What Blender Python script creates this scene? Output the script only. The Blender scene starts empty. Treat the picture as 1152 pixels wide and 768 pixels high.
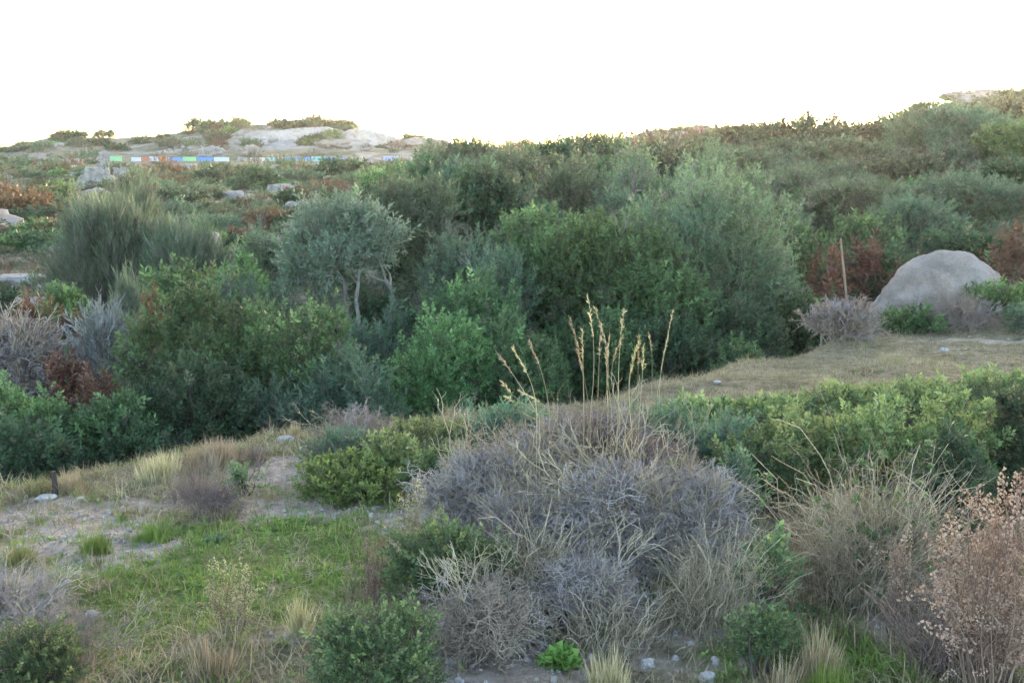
import bpy, bmesh, math, random
import numpy as np
from mathutils import Vector, noise as mnoise

random.seed(7)
RNG = np.random.default_rng(11)
scene = bpy.context.scene
COL = scene.collection

# ------------------------------------------------------------------ camera model (photo 1152 x 768)
F = 1235.0
PITCH = math.radians(10.0)
CP, SP = math.cos(PITCH), math.sin(PITCH)

def ray(px, py):
    u = (px - 576.0) / F
    v = -(py - 384.0) / F
    y = CP + v * SP
    return u / y, (-SP + v * CP) / y          # x and z per metre of forward distance

# ------------------------------------------------------------------ noise helpers
def _h(ix, iy, s):
    n = (ix.astype(np.int64) * 374761393 + iy.astype(np.int64) * 668265263 + s * 974634777) & 0x7fffffff
    n = ((n ^ (n >> 13)) * 1274126177) & 0x7fffffff
    return ((n ^ (n >> 16)) & 0xffff) / 65535.0

def vnoise(x, y, s=0):
    x = np.asarray(x, float); y = np.asarray(y, float)
    ix = np.floor(x); iy = np.floor(y)
    fx = x - ix; fy = y - iy
    fx = fx * fx * (3 - 2 * fx); fy = fy * fy * (3 - 2 * fy)
    a = _h(ix, iy, s); b = _h(ix + 1, iy, s); c = _h(ix, iy + 1, s); d = _h(ix + 1, iy + 1, s)
    return (a + (b - a) * fx) * (1 - fy) + (c + (d - c) * fx) * fy

def fbm(x, y, s=0, o=4):
    t = 0; a = 0.5; n = 0
    for i in range(o):
        t = t + a * vnoise(x * 2 ** i, y * 2 ** i, s + i * 17); n += a; a *= 0.55
    return t / n - 0.5

# ------------------------------------------------------------------ terrain
# columns: photo bearing -> list of (distance, height above the lens)
TAB = {
 -500: [(0,-2.0),(4.5,-2.35),(7.0,-2.6),(10,-3.9),(20,-3.7),(45,-3.9),(110,-3.6),(200,-2.5),(300,-2),(420,-8),(3000,-30)],
 0:    [(0,-2.0),(4.5,-2.3),(7.9,-2.5),(10.3,-3.8),(20,-3.6),(30,-3.7),(45,-3.75),(70,-3.4),(110,-2.9),(180,-2.05),(240,-0.6),(300,-4),(420,-12),(3000,-40)],
 75:   [(0,-2.0),(4.5,-2.28),(8.3,-2.5),(10.6,-3.8),(20,-3.6),(30,-3.7),(45,-3.75),(70,-3.4),(110,-2.9),(180,-2.05),(240,2.0),(300,-2),(420,-10),(3000,-40)],
 150:  [(0,-2.0),(4.5,-2.25),(8.6,-2.5),(11.0,-3.9),(20,-3.7),(30,-3.75),(45,-3.8),(70,-3.5),(110,-3.0),(180,-2.05),(205,-0.9),(240,2.1),(300,-2),(420,-10),(3000,-40)],
 235:  [(0,-2.0),(4.5,-2.22),(9.0,-2.5),(11.4,-3.9),(20,-3.8),(30,-3.8),(45,-3.8),(70,-3.5),(110,-3.0),(180,-2.05),(205,0.2),(240,4.0),(300,-2),(420,-10),(3000,-40)],
 300:  [(0,-2.0),(4.5,-2.2),(9.4,-2.52),(11.8,-4.0),(20,-4.0),(30,-3.9),(45,-3.9),(70,-3.5),(110,-3.0),(180,-2.05),(205,0.2),(216,3.2),(240,4.6),(300,-2),(420,-10),(3000,-40)],
 395:  [(0,-2.0),(4.5,-2.2),(9.8,-2.54),(12.2,-4.1),(20,-4.1),(30,-4.0),(45,-3.9),(70,-3.5),(110,-3.0),(180,-2.05),(205,0.2),(216,3.0),(240,4.4),(300,-2),(420,-10),(3000,-40)],
 450:  [(0,-2.0),(4.5,-2.2),(10.0,-2.55),(12.4,-4.1),(20,-4.2),(30,-4.0),(45,-3.8),(70,-3.4),(110,-2.8),(180,-2.0),(240,2.2),(300,-2),(420,-10),(3000,-40)],
 520:  [(0,-2.0),(4.5,-2.2),(10.4,-2.55),(12.8,-4.1),(20,-4.2),(30,-4.0),(45,-3.6),(70,-3.0),(110,-2.3),(180,-1.5),(240,0.9),(300,-3),(420,-10),(3000,-40)],
 620:  [(0,-2.0),(4.5,-2.2),(10.8,-2.55),(13.2,-4.1),(20,-4.2),(30,-3.9),(45,-3.3),(70,-2.0),(110,-1.0),(160,0.3),(240,-1),(420,-10),(3000,-40)],
 750:  [(0,-2.0),(4.5,-2.2),(11.6,-2.46),(14.2,-4.0),(20,-4.1),(30,-3.5),(45,-2.4),(70,-0.6),(110,1.35),(150,0.5),(240,-2),(420,-10),(3000,-40)],
 850:  [(0,-2.0),(4.5,-2.2),(12.6,-2.42),(15.6,-3.8),(20,-3.9),(30,-3.0),(45,-1.6),(70,0.3),(110,1.6),(150,0.5),(240,-2),(420,-10),(3000,-40)],
 960:  [(0,-2.0),(4.5,-2.2),(13.8,-2.35),(16.8,-3.5),(20,-3.7),(30,-2.4),(45,-0.9),(70,1.1),(110,1.9),(150,0.5),(240,-2),(420,-10),(3000,-40)],
 1090: [(0,-2.0),(4.5,-2.2),(16.0,-2.38),(19,-3.0),(23,-3.0),(32,-1.8),(45,-0.3),(70,1.9),(100,4.6),(150,2.0),(240,-2),(420,-10),(3000,-40)],
 1152: [(0,-2.0),(4.5,-2.2),(17.5,-2.42),(21,-2.9),(25,-2.8),(32,-1.6),(45,-0.1),(70,1.8),(100,3.9),(150,2.0),(240,-2),(420,-10),(3000,-40)],
 1700: [(0,-2.0),(4.5,-2.2),(20,-2.5),(26,-2.4),(45,0),(70,2),(110,4.0),(200,2),(420,-10),(3000,-40)],
}
TP = np.array(sorted(TAB)); 

def ground(x, y):
    x = np.atleast_1d(np.asarray(x, float)); y = np.atleast_1d(np.asarray(y, float))
    px = 576 + F * x / np.maximum(y, 3.0)
    px = np.clip(px, TP[0], TP[-1] - 1e-3)
    zc = np.stack([np.interp(y, [a for a, b in TAB[p]], [b for a, b in TAB[p]]) for p in TP])
    i = np.clip(np.searchsorted(TP, px, side='right') - 1, 0, len(TP) - 2)
    t = (px - TP[i]) / (TP[i + 1] - TP[i]); t = t * t * (3 - 2 * t)
    k = np.arange(len(px))
    z = zc[i, k] * (1 - t) + zc[i + 1, k] * t
    far = np.clip((y - 25) / 120, 0, 1)
    z = z + fbm(x * 0.9, y * 0.9, 3) * (0.16 + 0.15 * far)
    z = z + fbm(x * 0.11, y * 0.11, 9, 5) * 1.5 * far
    z = z - fbm(x * 0.11, y * 0.11, 9, 5) * 1.5 * far * np.exp(-((y - 176) / 12.0) ** 2)
    z = z + fbm(x * 5, y * 5, 23, 3) * 0.045 * (1 - far)
    return z

def gz(x, y): return float(ground(x, y)[0])

def at(px, py, dmin=2.5, dmax=400):
    """point of the ground seen at a photo position"""
    a, b = ray(px, py)
    d = np.geomspace(dmin, dmax, 1500)
    g = ground(a * d, d)
    hit = np.nonzero(b * d <= g)[0]
    i = hit[0] if len(hit) else len(d) - 1
    return float(a * d[i]), float(d[i]), float(g[i])

def pt(px, py, d):
    a, b = ray(px, py); return (a * d, d, b * d)

# ------------------------------------------------------------------ materials
def new_mat(name):
    m = bpy.data.materials.new(name); m.use_nodes = True
    nt = m.node_tree; nt.nodes.clear()
    return m, nt, nt.nodes.new('ShaderNodeOutputMaterial')

def ramp(nt, stops):
    r = nt.nodes.new('ShaderNodeValToRGB')
    e = r.color_ramp.elements
    while len(e) < len(stops): e.new(0.5)
    for el, (p, c) in zip(e, stops):
        el.position = p; el.color = (*c, 1)
    return r

def leafmat(name, cols, trans=0.38, rough=0.55, noise_scale=2.2, hue=0.02):
    m, nt, out = new_mat(name)
    N, L = nt.nodes, nt.links
    at_ = N.new('ShaderNodeAttribute'); at_.attribute_name = 'rnd'
    tc = N.new('ShaderNodeTexCoord')
    nz = N.new('ShaderNodeTexNoise'); nz.inputs['Scale'].default_value = noise_scale; nz.inputs['Detail'].default_value = 2
    L.new(tc.outputs['Object'], nz.inputs['Vector'])
    mx = N.new('ShaderNodeMath'); mx.operation = 'MULTIPLY_ADD'
    L.new(nz.outputs['Fac'], mx.inputs[0]); mx.inputs[1].default_value = 1.1
    sub = N.new('ShaderNodeMath'); sub.operation = 'MULTIPLY_ADD'
    L.new(at_.outputs['Fac'], sub.inputs[0]); sub.inputs[1].default_value = 0.75; sub.inputs[2].default_value = -0.43
    L.new(sub.outputs[0], mx.inputs[2])
    n = len(cols)
    r = ramp(nt, [(i / (n - 1), c) for i, c in enumerate(cols)])
    L.new(mx.outputs[0], r.inputs['Fac'])
    oi = N.new('ShaderNodeObjectInfo')
    hs = N.new('ShaderNodeHueSaturation')
    mr = N.new('ShaderNodeMapRange'); mr.inputs['To Min'].default_value = 0.5 - hue; mr.inputs['To Max'].default_value = 0.5 + hue
    mv = N.new('ShaderNodeMapRange'); mv.inputs['To Min'].default_value = 0.78; mv.inputs['To Max'].default_value = 1.25
    L.new(oi.outputs['Random'], mr.inputs['Value']); L.new(oi.outputs['Random'], mv.inputs['Value'])
    L.new(mr.outputs[0], hs.inputs['Hue']); L.new(mv.outputs[0], hs.inputs['Value'])
    L.new(r.outputs['Color'], hs.inputs['Color'])
    b = N.new('ShaderNodeBsdfPrincipled'); b.inputs['Roughness'].default_value = rough
    b.inputs['Specular IOR Level'].default_value = 0.35
    L.new(hs.outputs['Color'], b.inputs['Base Color'])
    if trans > 0:
        t = N.new('ShaderNodeBsdfTranslucent'); L.new(hs.outputs['Color'], t.inputs['Color'])
        mix = N.new('ShaderNodeMixShader'); mix.inputs[0].default_value = trans
        L.new(b.outputs[0], mix.inputs[1]); L.new(t.outputs[0], mix.inputs[2]); L.new(mix.outputs[0], out.inputs[0])
    else:
        L.new(b.outputs[0], out.inputs[0])
    return m

def noisemat(name, stops, scale=4, detail=6, rough=0.9, bump=0.3, scale2=30):
    m, nt, out = new_mat(name)
    N, L = nt.nodes, nt.links
    tc = N.new('ShaderNodeTexCoord')
    a = N.new('ShaderNodeTexNoise'); a.inputs['Scale'].default_value = scale; a.inputs['Detail'].default_value = detail
    a.inputs['Roughness'].default_value = 0.65
    c = N.new('ShaderNodeTexNoise'); c.inputs['Scale'].default_value = scale2; c.inputs['Detail'].default_value = 4
    L.new(tc.outputs['Object'], a.inputs['Vector']); L.new(tc.outputs['Object'], c.inputs['Vector'])
    mx = N.new('ShaderNodeMath'); mx.operation = 'MULTIPLY_ADD'; mx.inputs[1].default_value = 0.35; 
    L.new(c.outputs['Fac'], mx.inputs[0]); 
    s = N.new('ShaderNodeMath'); s.operation = 'SUBTRACT'; L.new(a.outputs['Fac'], s.inputs[0]); s.inputs[1].default_value = 0.175
    L.new(s.outputs[0], mx.inputs[2])
    r = ramp(nt, stops); L.new(mx.outputs[0], r.inputs['Fac'])
    b = N.new('ShaderNodeBsdfPrincipled'); b.inputs['Roughness'].default_value = rough; b.inputs['Specular IOR Level'].default_value = 0.2
    L.new(r.outputs['Color'], b.inputs['Base Color'])
    bp = N.new('ShaderNodeBump'); bp.inputs['Strength'].default_value = bump; bp.inputs['Distance'].default_value = 0.05
    L.new(mx.outputs[0], bp.inputs['Height']); L.new(bp.outputs[0], b.inputs['Normal'])
    L.new(b.outputs[0], out.inputs[0])
    return m

M = {}
M['lentisk']  = leafmat('lentisk_leaf', [(0.039, 0.064, 0.027), (0.071, 0.123, 0.049), (0.109, 0.179, 0.068), (0.169, 0.236, 0.095)])
M['bright']   = leafmat('bright_leaf', [(0.064, 0.109, 0.038), (0.108, 0.191, 0.064), (0.168, 0.28, 0.098), (0.261, 0.362, 0.139)])
M['mastic']   = leafmat('yellowish_mastic_leaf', [(.085,.115,.045),(.15,.20,.07),(.24,.30,.11),(.38,.42,.19)])
M['lime'] = leafmat('lime_green_leaf', [(.07,.11,.035),(.13,.20,.05),(.20,.29,.075),(.32,.38,.14)])
M['finegreen'] = leafmat('fine_green_leaf', [(.045,.080,.038),(.085,.142,.06),(.14,.21,.085),(.23,.29,.14)])
M['olivepale'] = leafmat('pale_grey_green_leaf', [(.075,.108,.070),(.125,.17,.110),(.19,.24,.16),(.28,.33,.24)])
M['dark']     = leafmat('dark_leaf', [(0.026, 0.047, 0.023), (0.048, 0.087, 0.041), (0.075, 0.129, 0.057), (0.114, 0.165, 0.073)])  # dark green, lowered further to paint in the shade of gaps between crowns
M['olive']    = leafmat('grey_green_leaf', [(0.062, 0.094, 0.048), (0.105, 0.159, 0.08), (0.154, 0.215, 0.113), (0.221, 0.277, 0.15)])
M['blue']     = leafmat('blue_green_leaf', [(0.05, 0.093, 0.055), (0.082, 0.142, 0.082), (0.126, 0.206, 0.115), (0.188, 0.263, 0.142)])
M['brownish'] = leafmat('brownish_leaf', [(0.06, 0.065, 0.038), (0.093, 0.108, 0.058), (0.137, 0.156, 0.083), (0.192, 0.193, 0.112)])
M['broom']    = leafmat('broom_shoot', [(.070,.110,.058),(.12,.175,.095),(.185,.245,.145),(.29,.34,.24)])
M['greyblue'] = leafmat('lavender_grey_leaf', [(.09,.10,.09),(.15,.16,.15),(.21,.22,.205),(.29,.30,.28)], trans=.2)
M['rust']     = leafmat('rusty_dead_leaf', [(0.069, 0.037, 0.02), (0.138, 0.064, 0.03), (0.192, 0.095, 0.048), (0.157, 0.121, 0.063)], trans=.2)
M['thorn']    = leafmat('grey_thorn_twig', [(.135,.11,.10),(.25,.212,.20),(.37,.325,.31),(.51,.455,.43)], trans=0, rough=.8)
M['thornbrown'] = leafmat('brown_thorn_twig', [(0.126,0.084,0.068),(0.224,0.168,0.135),(0.308,0.238,0.189),(0.392,0.308,0.243)], trans=0, rough=.8)
M['deadtan']  = leafmat('dead_tan_stem', [(.17,.12,.085),(.28,.215,.15),(.41,.335,.24),(.54,.46,.34)], trans=.1, rough=.8)
M['straw']    = leafmat('straw_blade', [(.20,.155,.08),(.36,.29,.16),(.50,.42,.25),(.60,.53,.36)], trans=.25, rough=.7)
M['gold']     = leafmat('golden_stalk', [(0.203, 0.162, 0.074), (0.326, 0.265, 0.129), (0.426, 0.358, 0.195), (0.478, 0.417, 0.261)], trans=.25, rough=.6)
M['grassgreen'] = leafmat('green_blade', [(0.098, 0.165, 0.037), (0.161, 0.253, 0.051), (0.231, 0.335, 0.072), (0.374, 0.398, 0.153)], trans=.3, noise_scale=1.2)
M['grassolive'] = leafmat('olive_blade', [(.13,.125,.045),(.20,.20,.07),(.28,.26,.11),(.38,.34,.18)], trans=.3, noise_scale=1.2)
M['seed']     = leafmat('beige_seed_head', [(0.26, 0.16, 0.114), (0.4, 0.274, 0.203), (0.523, 0.389, 0.297), (0.611, 0.503, 0.394)], trans=.2, rough=.9)
M['seedpink'] = leafmat('pinkish_seed_stem', [(.10,.06,.045),(.17,.11,.085),(.24,.17,.13),(.3,.22,.17)], trans=0, rough=.9)
M['bark']     = leafmat('grey_bark', [(.09,.075,.065),(.15,.13,.11),(.22,.195,.165),(.30,.27,.235)], trans=0, rough=.9, noise_scale=9)
M['darkbark'] = leafmat('dark_bark', [(.04,.032,.026),(.07,.055,.045),(.10,.08,.065),(.14,.11,.09)], trans=0, rough=.9, noise_scale=9)
M['redwood']  = leafmat('reddish_wood', [(.09,.05,.04),(.14,.075,.058),(.19,.11,.085),(.24,.15,.12)], trans=0, rough=.8, noise_scale=9)
M['granite']  = noisemat('granite', [(.28,(.10,.080,.067)),(.43,(.20,.162,.135)),(.57,(.28,.232,.197)),(.75,(.37,.32,.275))], scale=1.4, detail=9, scale2=55, bump=.5)
M['palerock'] = noisemat('pale_rock', [(.25,(.12,.10,.085)),(.45,(.25,.22,.19)),(.7,(.37,.33,.29))], scale=2.5, scale2=30, bump=.5)
M['tanrock']  = noisemat('tan_rock', [(.2,(.13,.105,.085)),(.45,(.26,.215,.175)),(.7,(.36,.31,.26))], scale=1.2, scale2=14, bump=.6)
M['whitestone'] = noisemat('white_stone', [(.2,(.22,.195,.17)),(.5,(.40,.36,.325)),(.7,(.54,.50,.455))], scale=20, scale2=90, bump=.5)

# ------------------------------------------------------------------ mesh builder
class MB:
    def __init__(s): s.V = []; s.Q = []; s.R = []; s.I = []; s.n = 0
    def add(s, V, Q, R, I=0):
        V = np.asarray(V, np.float32).reshape(-1, 3); Q = np.asarray(Q, np.int32).reshape(-1, 4)
        s.V.append(V); s.Q.append(Q + s.n); s.n += len(V)
        s.R.append(np.broadcast_to(np.asarray(R, np.float32), (len(Q),)))
        s.I.append(np.broadcast_to(np.asarray(I, np.int32), (len(Q),)))
    def build(s, name, mats, parent=None, loc=None, smooth=False):
        me = bpy.data.meshes.new(name)
        V = np.concatenate(s.V); Q = np.concatenate(s.Q); R = np.concatenate(s.R); I = np.concatenate(s.I)
        me.vertices.add(len(V)); me.vertices.foreach_set('co', V.ravel())
        me.loops.add(len(Q) * 4); me.loops.foreach_set('vertex_index', Q.ravel())
        me.polygons.add(len(Q)); me.polygons.foreach_set('loop_start', np.arange(0, len(Q) * 4, 4, dtype=np.int32))
        me.polygons.foreach_set('material_index', np.ascontiguousarray(I))
        me.update(calc_edges=True)
        a = me.attributes.new('rnd', 'FLOAT', 'FACE'); a.data.foreach_set('value', np.ascontiguousarray(R))
        if smooth: me.polygons.foreach_set('use_smooth', np.ones(len(Q), bool))
        for m in (mats if isinstance(mats, (list, tuple)) else [mats]): me.materials.append(m)
        o = bpy.data.objects.new(name, me); COL.objects.link(o)
        if parent: o.parent = parent
        if loc is not None: o.location = loc
        return o

def norm(a): return a / np.maximum(np.linalg.norm(a, axis=-1, keepdims=True), 1e-9)

def scatter(mb, T, pos, dirs, scale, rng, imat=None):
    """copies of template T=(V,Q,I) turned so that +z follows dirs"""
    V, Q, I = T
    n = len(pos)
    if n == 0: return
    Z = norm(dirs)
    X = norm(np.cross(Z, rng.normal(size=(n, 3))))
    Y = np.cross(Z, X)
    s = np.broadcast_to(np.asarray(scale, float), (n,))[:, None, None]
    W = (V[None, :, 0, None] * X[:, None] + V[None, :, 1, None] * Y[:, None] + V[None, :, 2, None] * Z[:, None]) * s + pos[:, None]
    QQ = Q[None] + (np.arange(n) * len(V))[:, None, None]
    R = (rng.random((n, 1)) * 0.6 + rng.random((n, len(Q))) * 0.4)
    mb.add(W.reshape(-1, 3), QQ.reshape(-1, 4), R.ravel(), np.tile(I if imat is None else np.full(len(Q), imat), n))

def tube_arrays(P, r, sides=5):
    P = np.asarray(P, float); r = np.broadcast_to(np.asarray(r, float), (len(P),))
    t = norm(np.gradient(P, axis=0))
    ref = np.array([0.31, 0.83, 0.2]); 
    X = norm(np.cross(t, ref)); Y = np.cross(t, X)
    a = np.arange(sides) * 2 * math.pi / sides
    ring = P[:, None] + (X[:, None] * np.cos(a)[None, :, None] + Y[:, None] * np.sin(a)[None, :, None]) * r[:, None, None]
    V = ring.reshape(-1, 3)
    Q = []
    for i in range(len(P) - 1):
        for j in range(sides):
            k = (j + 1) % sides
            Q.append((i * sides + j, i * sides + k, (i + 1) * sides + k, (i + 1) * sides + j))
    return V, np.array(Q)

def tube(mb, P, r, sides=5, R=None, I=0, rng=RNG):
    V, Q = tube_arrays(P, r, sides)
    mb.add(V, Q, rng.random() if R is None else R, I)

def curve(p0, p1, n=7, wob=0.1, rng=RNG, sag=0.0):
    p0 = np.array(p0, float); p1 = np.array(p1, float)
    t = np.linspace(0, 1, n)[:, None]
    L = np.linalg.norm(p1 - p0)
    P = p0 + (p1 - p0) * t
    w = rng.normal(size=(2, 3)) * wob * L
    P = P + np.sin(t * math.pi) * w[0] + np.sin(t * 2 * math.pi) * w[1] * .5
    P[:, 2] -= (np.sin(t[:, 0] * math.pi)) * sag * L
    return P

# ------------------------------------------------------------------ templates
def T_build(items):
    V = []; Q = []; I = []; n = 0
    for v, q, i in items:
        v = np.asarray(v, float); q = np.asarray(q, int)
        V.append(v); Q.append(q + n); I.append(np.full(len(q), i)); n += len(v)
    return np.concatenate(V), np.concatenate(Q), np.concatenate(I)

def leaf(base, d, L, w, rng, fold=0.12):
    d = d / np.linalg.norm(d)
    s = np.cross(d, rng.normal(size=3)); s /= np.linalg.norm(s)
    n = np.cross(s, d)
    V = [base, base + d * L * .5 + s * w * .5 + n * fold * w, base + d * L, base + d * L * .5 - s * w * .5 + n * fold * w]
    return np.array(V), np.array([[0, 1, 2, 3]])

def shoot_T(rng, n=11, L=.38, w=.17, spread=1.0, length=.7):
    it = []
    for k in range(n):
        t = (k + .5) / n
        a = k * 2.4 + rng.random()
        up = 0.35 + 1.2 * t ** 2
        d = np.array([math.cos(a) * spread, math.sin(a) * spread, up + rng.normal() * .2])
        b = np.array([0, 0, t * length])
        v, q = leaf(b, d, L * rng.uniform(.7, 1.15), w * rng.uniform(.8, 1.2), rng)
        it.append((v, q, 0))
    v, q = tube_arrays(np.array([[0, 0, -.35], [0, 0, length * .5], [0, 0, length]]), [.018, .012, .006], 3)
    it.append((v, q, 1))
    return T_build(it)

def needle_T(rng, n=16, L=.34, w=.05, spread=.45, length=1.0):
    return shoot_T(rng, n, L, w, spread, length)

def twig_T(rng, depth=4, ang=0.75, r=.010, straight=False):
    it = []
    def go(p, d, L, k, rr):
        q_ = p + d * L
        v, q = tube_arrays(np.array([p, (p + q_) / 2 + rng.normal(size=3) * L * .06, q_]), [rr, rr * .9, rr * .75], 3)
        it.append((v, q, 0))
        if k == 0: return
        m = 2 if rng.random() < .75 else 3
        for j in range(m):
            nd = d + rng.normal(size=3) * ang
            nd /= np.linalg.norm(nd)
            go(q_, nd, L * rng.uniform(.6, .88), k - 1, rr * .78)
    go(np.zeros(3), np.array([0, 0, 1.0]), .34, depth, r)
    return T_build(it)

def seed_T(rng, n=20, length=1.0, br=.16, sz=.062):
    it = []
    v, q = tube_arrays(np.array([[0, 0, -.3], [0.02, 0, .4], [0, 0.02, length]]), [.012, .009, .004], 3)
    it.append((v, q, 1))
    for k in range(n):
        t = rng.uniform(.15, 1)
        a = k * 2.4
        rr = br * (1.15 - t) + .03
        c = np.array([math.cos(a) * rr, math.sin(a) * rr, t * length + rr * .8])
        s = sz * rng.uniform(.6, 1.3)
        O = c + s * np.array([[1, 0, 0], [0, 1, 0], [-1, 0, 0], [0, -1, 0], [0, 0, 1.3], [0, 0, -1]]) * .5
        O += rng.normal(size=O.shape) * s * .12
        q = np.array([[0, 1, 4, 4], [1, 2, 4, 4], [2, 3, 4, 4], [3, 0, 4, 4], [1, 0, 5, 5], [2, 1, 5, 5], [3, 2, 5, 5], [0, 3, 5, 5]])
        # quads only: build two kite shapes instead
        q = np.array([[0, 4, 2, 5], [1, 4, 3, 5], [0, 1, 2, 3]])
        it.append((O, q, 0))
    return T_build(it)

def blade(rng, h, lean, w, seg=3, base=(0, 0, 0), a=None):
    a = rng.random() * 6.283 if a is None else a
    d = np.array([math.cos(a), math.sin(a), 0]); s = np.array([-d[1], d[0], 0])
    V = []; Q = []
    for i in range(seg + 1):
        t = i / seg
        c = np.array(base) + d * lean * t ** 1.8 * h + np.array([0, 0, h * (t - .35 * lean * t * t)])
        ww = w * (1 - t) ** .7 + w * .1
        V += [c - s * ww * .5, c + s * ww * .5]
        if i: Q.append((2 * i - 2, 2 * i - 1, 2 * i + 1, 2 * i))
    return np.array(V), np.array(Q)

def tuft_T(rng, n=9, lean=.6, w=.03, r=.10, seg=3):
    it = []
    for k in range(n):
        b = (rng.normal() * r, rng.normal() * r, -.05)
        v, q = blade(rng, rng.uniform(.55, 1.1), abs(rng.normal()) * lean, w * rng.uniform(.7, 1.4), seg, b)
        it.append((v, q, 0))
    return T_build(it)

rt = np.random.default_rng(5)
TPL = {
 'lent':   [shoot_T(rt) for _ in range(5)],
 'small':  [shoot_T(rt, 13, .26, .13, .8, .8) for _ in range(5)],
 'olive':  [shoot_T(rt, 12, .34, .10, .8, .9) for _ in range(5)],
 'needle': [needle_T(rt) for _ in range(5)],
 'broom':  [shoot_T(rt, 14, .5, .035, .28, 1.2) for _ in range(5)],
 'fern':   [shoot_T(rt, 16, .30, .10, 1.1, 1.1) for _ in range(4)],
 'thorn':  [twig_T(rt, 4, .8, .014) for _ in range(7)],
 'twig':   [twig_T(rt, 4, .38, .009) for _ in range(6)],
 'twigfar': [twig_T(rt, 4, .42, .026) for _ in range(5)],
 'seed':   [seed_T(rt) for _ in range(5)],
 'tuft':   [tuft_T(rt) for _ in range(6)],
 'upright':[tuft_T(rt, 10, .25, .022, .07) for _ in range(5)],
 'herb':   [shoot_T(rt, 9, .5, .26, 1.5, .35) for _ in range(5)],
}

# ------------------------------------------------------------------ tagging
def tag(o, label=None, cat=None, group=None, kind=None):
    if label: o['label'] = label
    if cat: o['category'] = cat
    if group: o['group'] = group
    if kind: o['kind'] = kind
    return o

def empty(name, loc, label, cat, group=None):
    e = bpy.data.objects.new(name, None); COL.objects.link(e); e.location = loc
    e.empty_display_size = .1
    return tag(e, label, cat, group)

# ------------------------------------------------------------------ crowns
def crown(mb, tpls, rx, ry, h, leafL, dens, rng, K=16, base=.0, lobe=.38, upbias=.5, perleaf=11, larea=.45, shootk=2.6, rag=.12, mix=0.0, inner=.12, core=1.35, sub=(.26, .58), jit=.28):
    """leafy shoots over the surfaces of K lobes that make up the crown"""
    h = max(h - leafL * shootk * .8, h * .6)
    cz = base + (h - base) * .42
    hz = (h - base) * .58
    th = rng.random(K) * 2 * math.pi
    zz = rng.uniform(-.55, 1, K)
    rr = np.maximum(0, 1 - zz ** 2) ** .38
    c = np.stack([np.cos(th) * rr * rx, np.sin(th) * rr * ry, zz * hz], 1)
    lr = lobe * rng.uniform(.65, 1.2, K)
    fr = (1 - lr * .85)[:, None]
    c = c * fr * rng.uniform(.78, 1.10, (K, 1)); c[:, 2] += cz
    c = np.concatenate([c, [[0, 0, cz + hz * .25]]]); lr = np.append(lr, lobe * core)
    rad = np.stack([lr * rx, lr * ry, lr * hz * 1.05 + lr * 0.15 * rx], 1)
    A = 4 * math.pi * (((rx * ry) ** 1.6 + (rx * h / 2) ** 1.6 + (ry * h / 2) ** 1.6) / 3) ** (1 / 1.6)
    S = leafL * shootk
    n = int(dens * A / (perleaf * leafL * leafL * larea * .5))
    m = int(n * 1.9)
    # second level: every lobe is a cluster of smaller clumps
    ns = 9
    sd = norm(rng.normal(size=(len(c), ns, 3)) + [0, 0, .35])
    sc_ = (c[:, None] + sd * rad[:, None] * rng.uniform(.5, .95, (len(c), ns, 1))).reshape(-1, 3)
    sr = (rad[:, None] * rng.uniform(*sub, (len(c), ns, 1))).reshape(-1, 3)
    par = np.repeat(np.arange(len(c)), ns)
    w = sr[:, 0] * sr[:, 2]; w = w / w.sum()
    si = rng.choice(len(sc_), m, p=w); li = par[si]
    d = norm(rng.normal(size=(m, 3)))
    rj = 1 - np.abs(rng.normal(size=m)) * .22 + (rng.random(m) ** 5) * rag * 3
    inside = rng.random(m) < inner
    p = sc_[si] + d * sr[si] * rj[:, None]
    p[inside] = c[li[inside]] + d[inside] * rad[li[inside]] * rng.uniform(.2, .85, (inside.sum(), 1))
    keep = p[:, 2] > 0.02
    for j in range(len(c)):
        q = ((p - c[j]) / rad[j]); dd = (q ** 2).sum(1)
        keep &= ~((dd < .42) & (li != j) & ~inside)
    d = norm(d + norm(p - c[li]) * .8)
    p = p[keep][:n]; d = d[keep][:n]; sp_ = si[keep][:n]
    o = norm(p - np.array([0, 0, cz * .6])) * .45
    dirs = norm(d * .7 + o + np.array([0, 0, upbias]) + rng.normal(size=p.shape) * jit)
    sc = S * np.clip(rng.lognormal(0, .28, len(p)), .5, 1.8)
    t = rng.integers(0, len(tpls), len(p))
    alt = np.zeros(len(p), bool); bare = np.zeros(len(p), bool)
    if mix:
        patch = rng.random(len(sc_)) < mix
        alt = (patch[sp_] & (rng.random(len(p)) < .6)) | (rng.random(len(p)) < mix * .3)
        bare = rng.random(len(p)) < .035
    for k, T in enumerate(tpls):
        s = (t == k) & ~bare
        scatter(mb, T, p[s & ~alt], dirs[s & ~alt], sc[s & ~alt], rng)
        if mix:
            T2 = (T[0], T[1], np.where(T[2] == 0, 2, T[2]))
            scatter(mb, T2, p[s & alt], dirs[s & alt], sc[s & alt], rng)
    if mix:
        for T in TPL['twig'][:2]:
            s = bare & (rng.random(len(p)) < .5)
            scatter(mb, T, p[s], dirs[s], sc[s] * 1.7, rng, imat=1)
    return c, rad

def stems_to(mb, c, rng, r0, nb=3, spread=.15, I=0):
    bases = [np.array([rng.normal() * spread, rng.normal() * spread, -.08]) for _ in range(nb)]
    for k, p in enumerate(c):
        b = bases[k % nb]
        P = curve(b, p, 7, .08, rng, sag=-.05)
        tube(mb, P, np.linspace(r0, r0 * .25, 7), 5, rng=rng)

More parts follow.
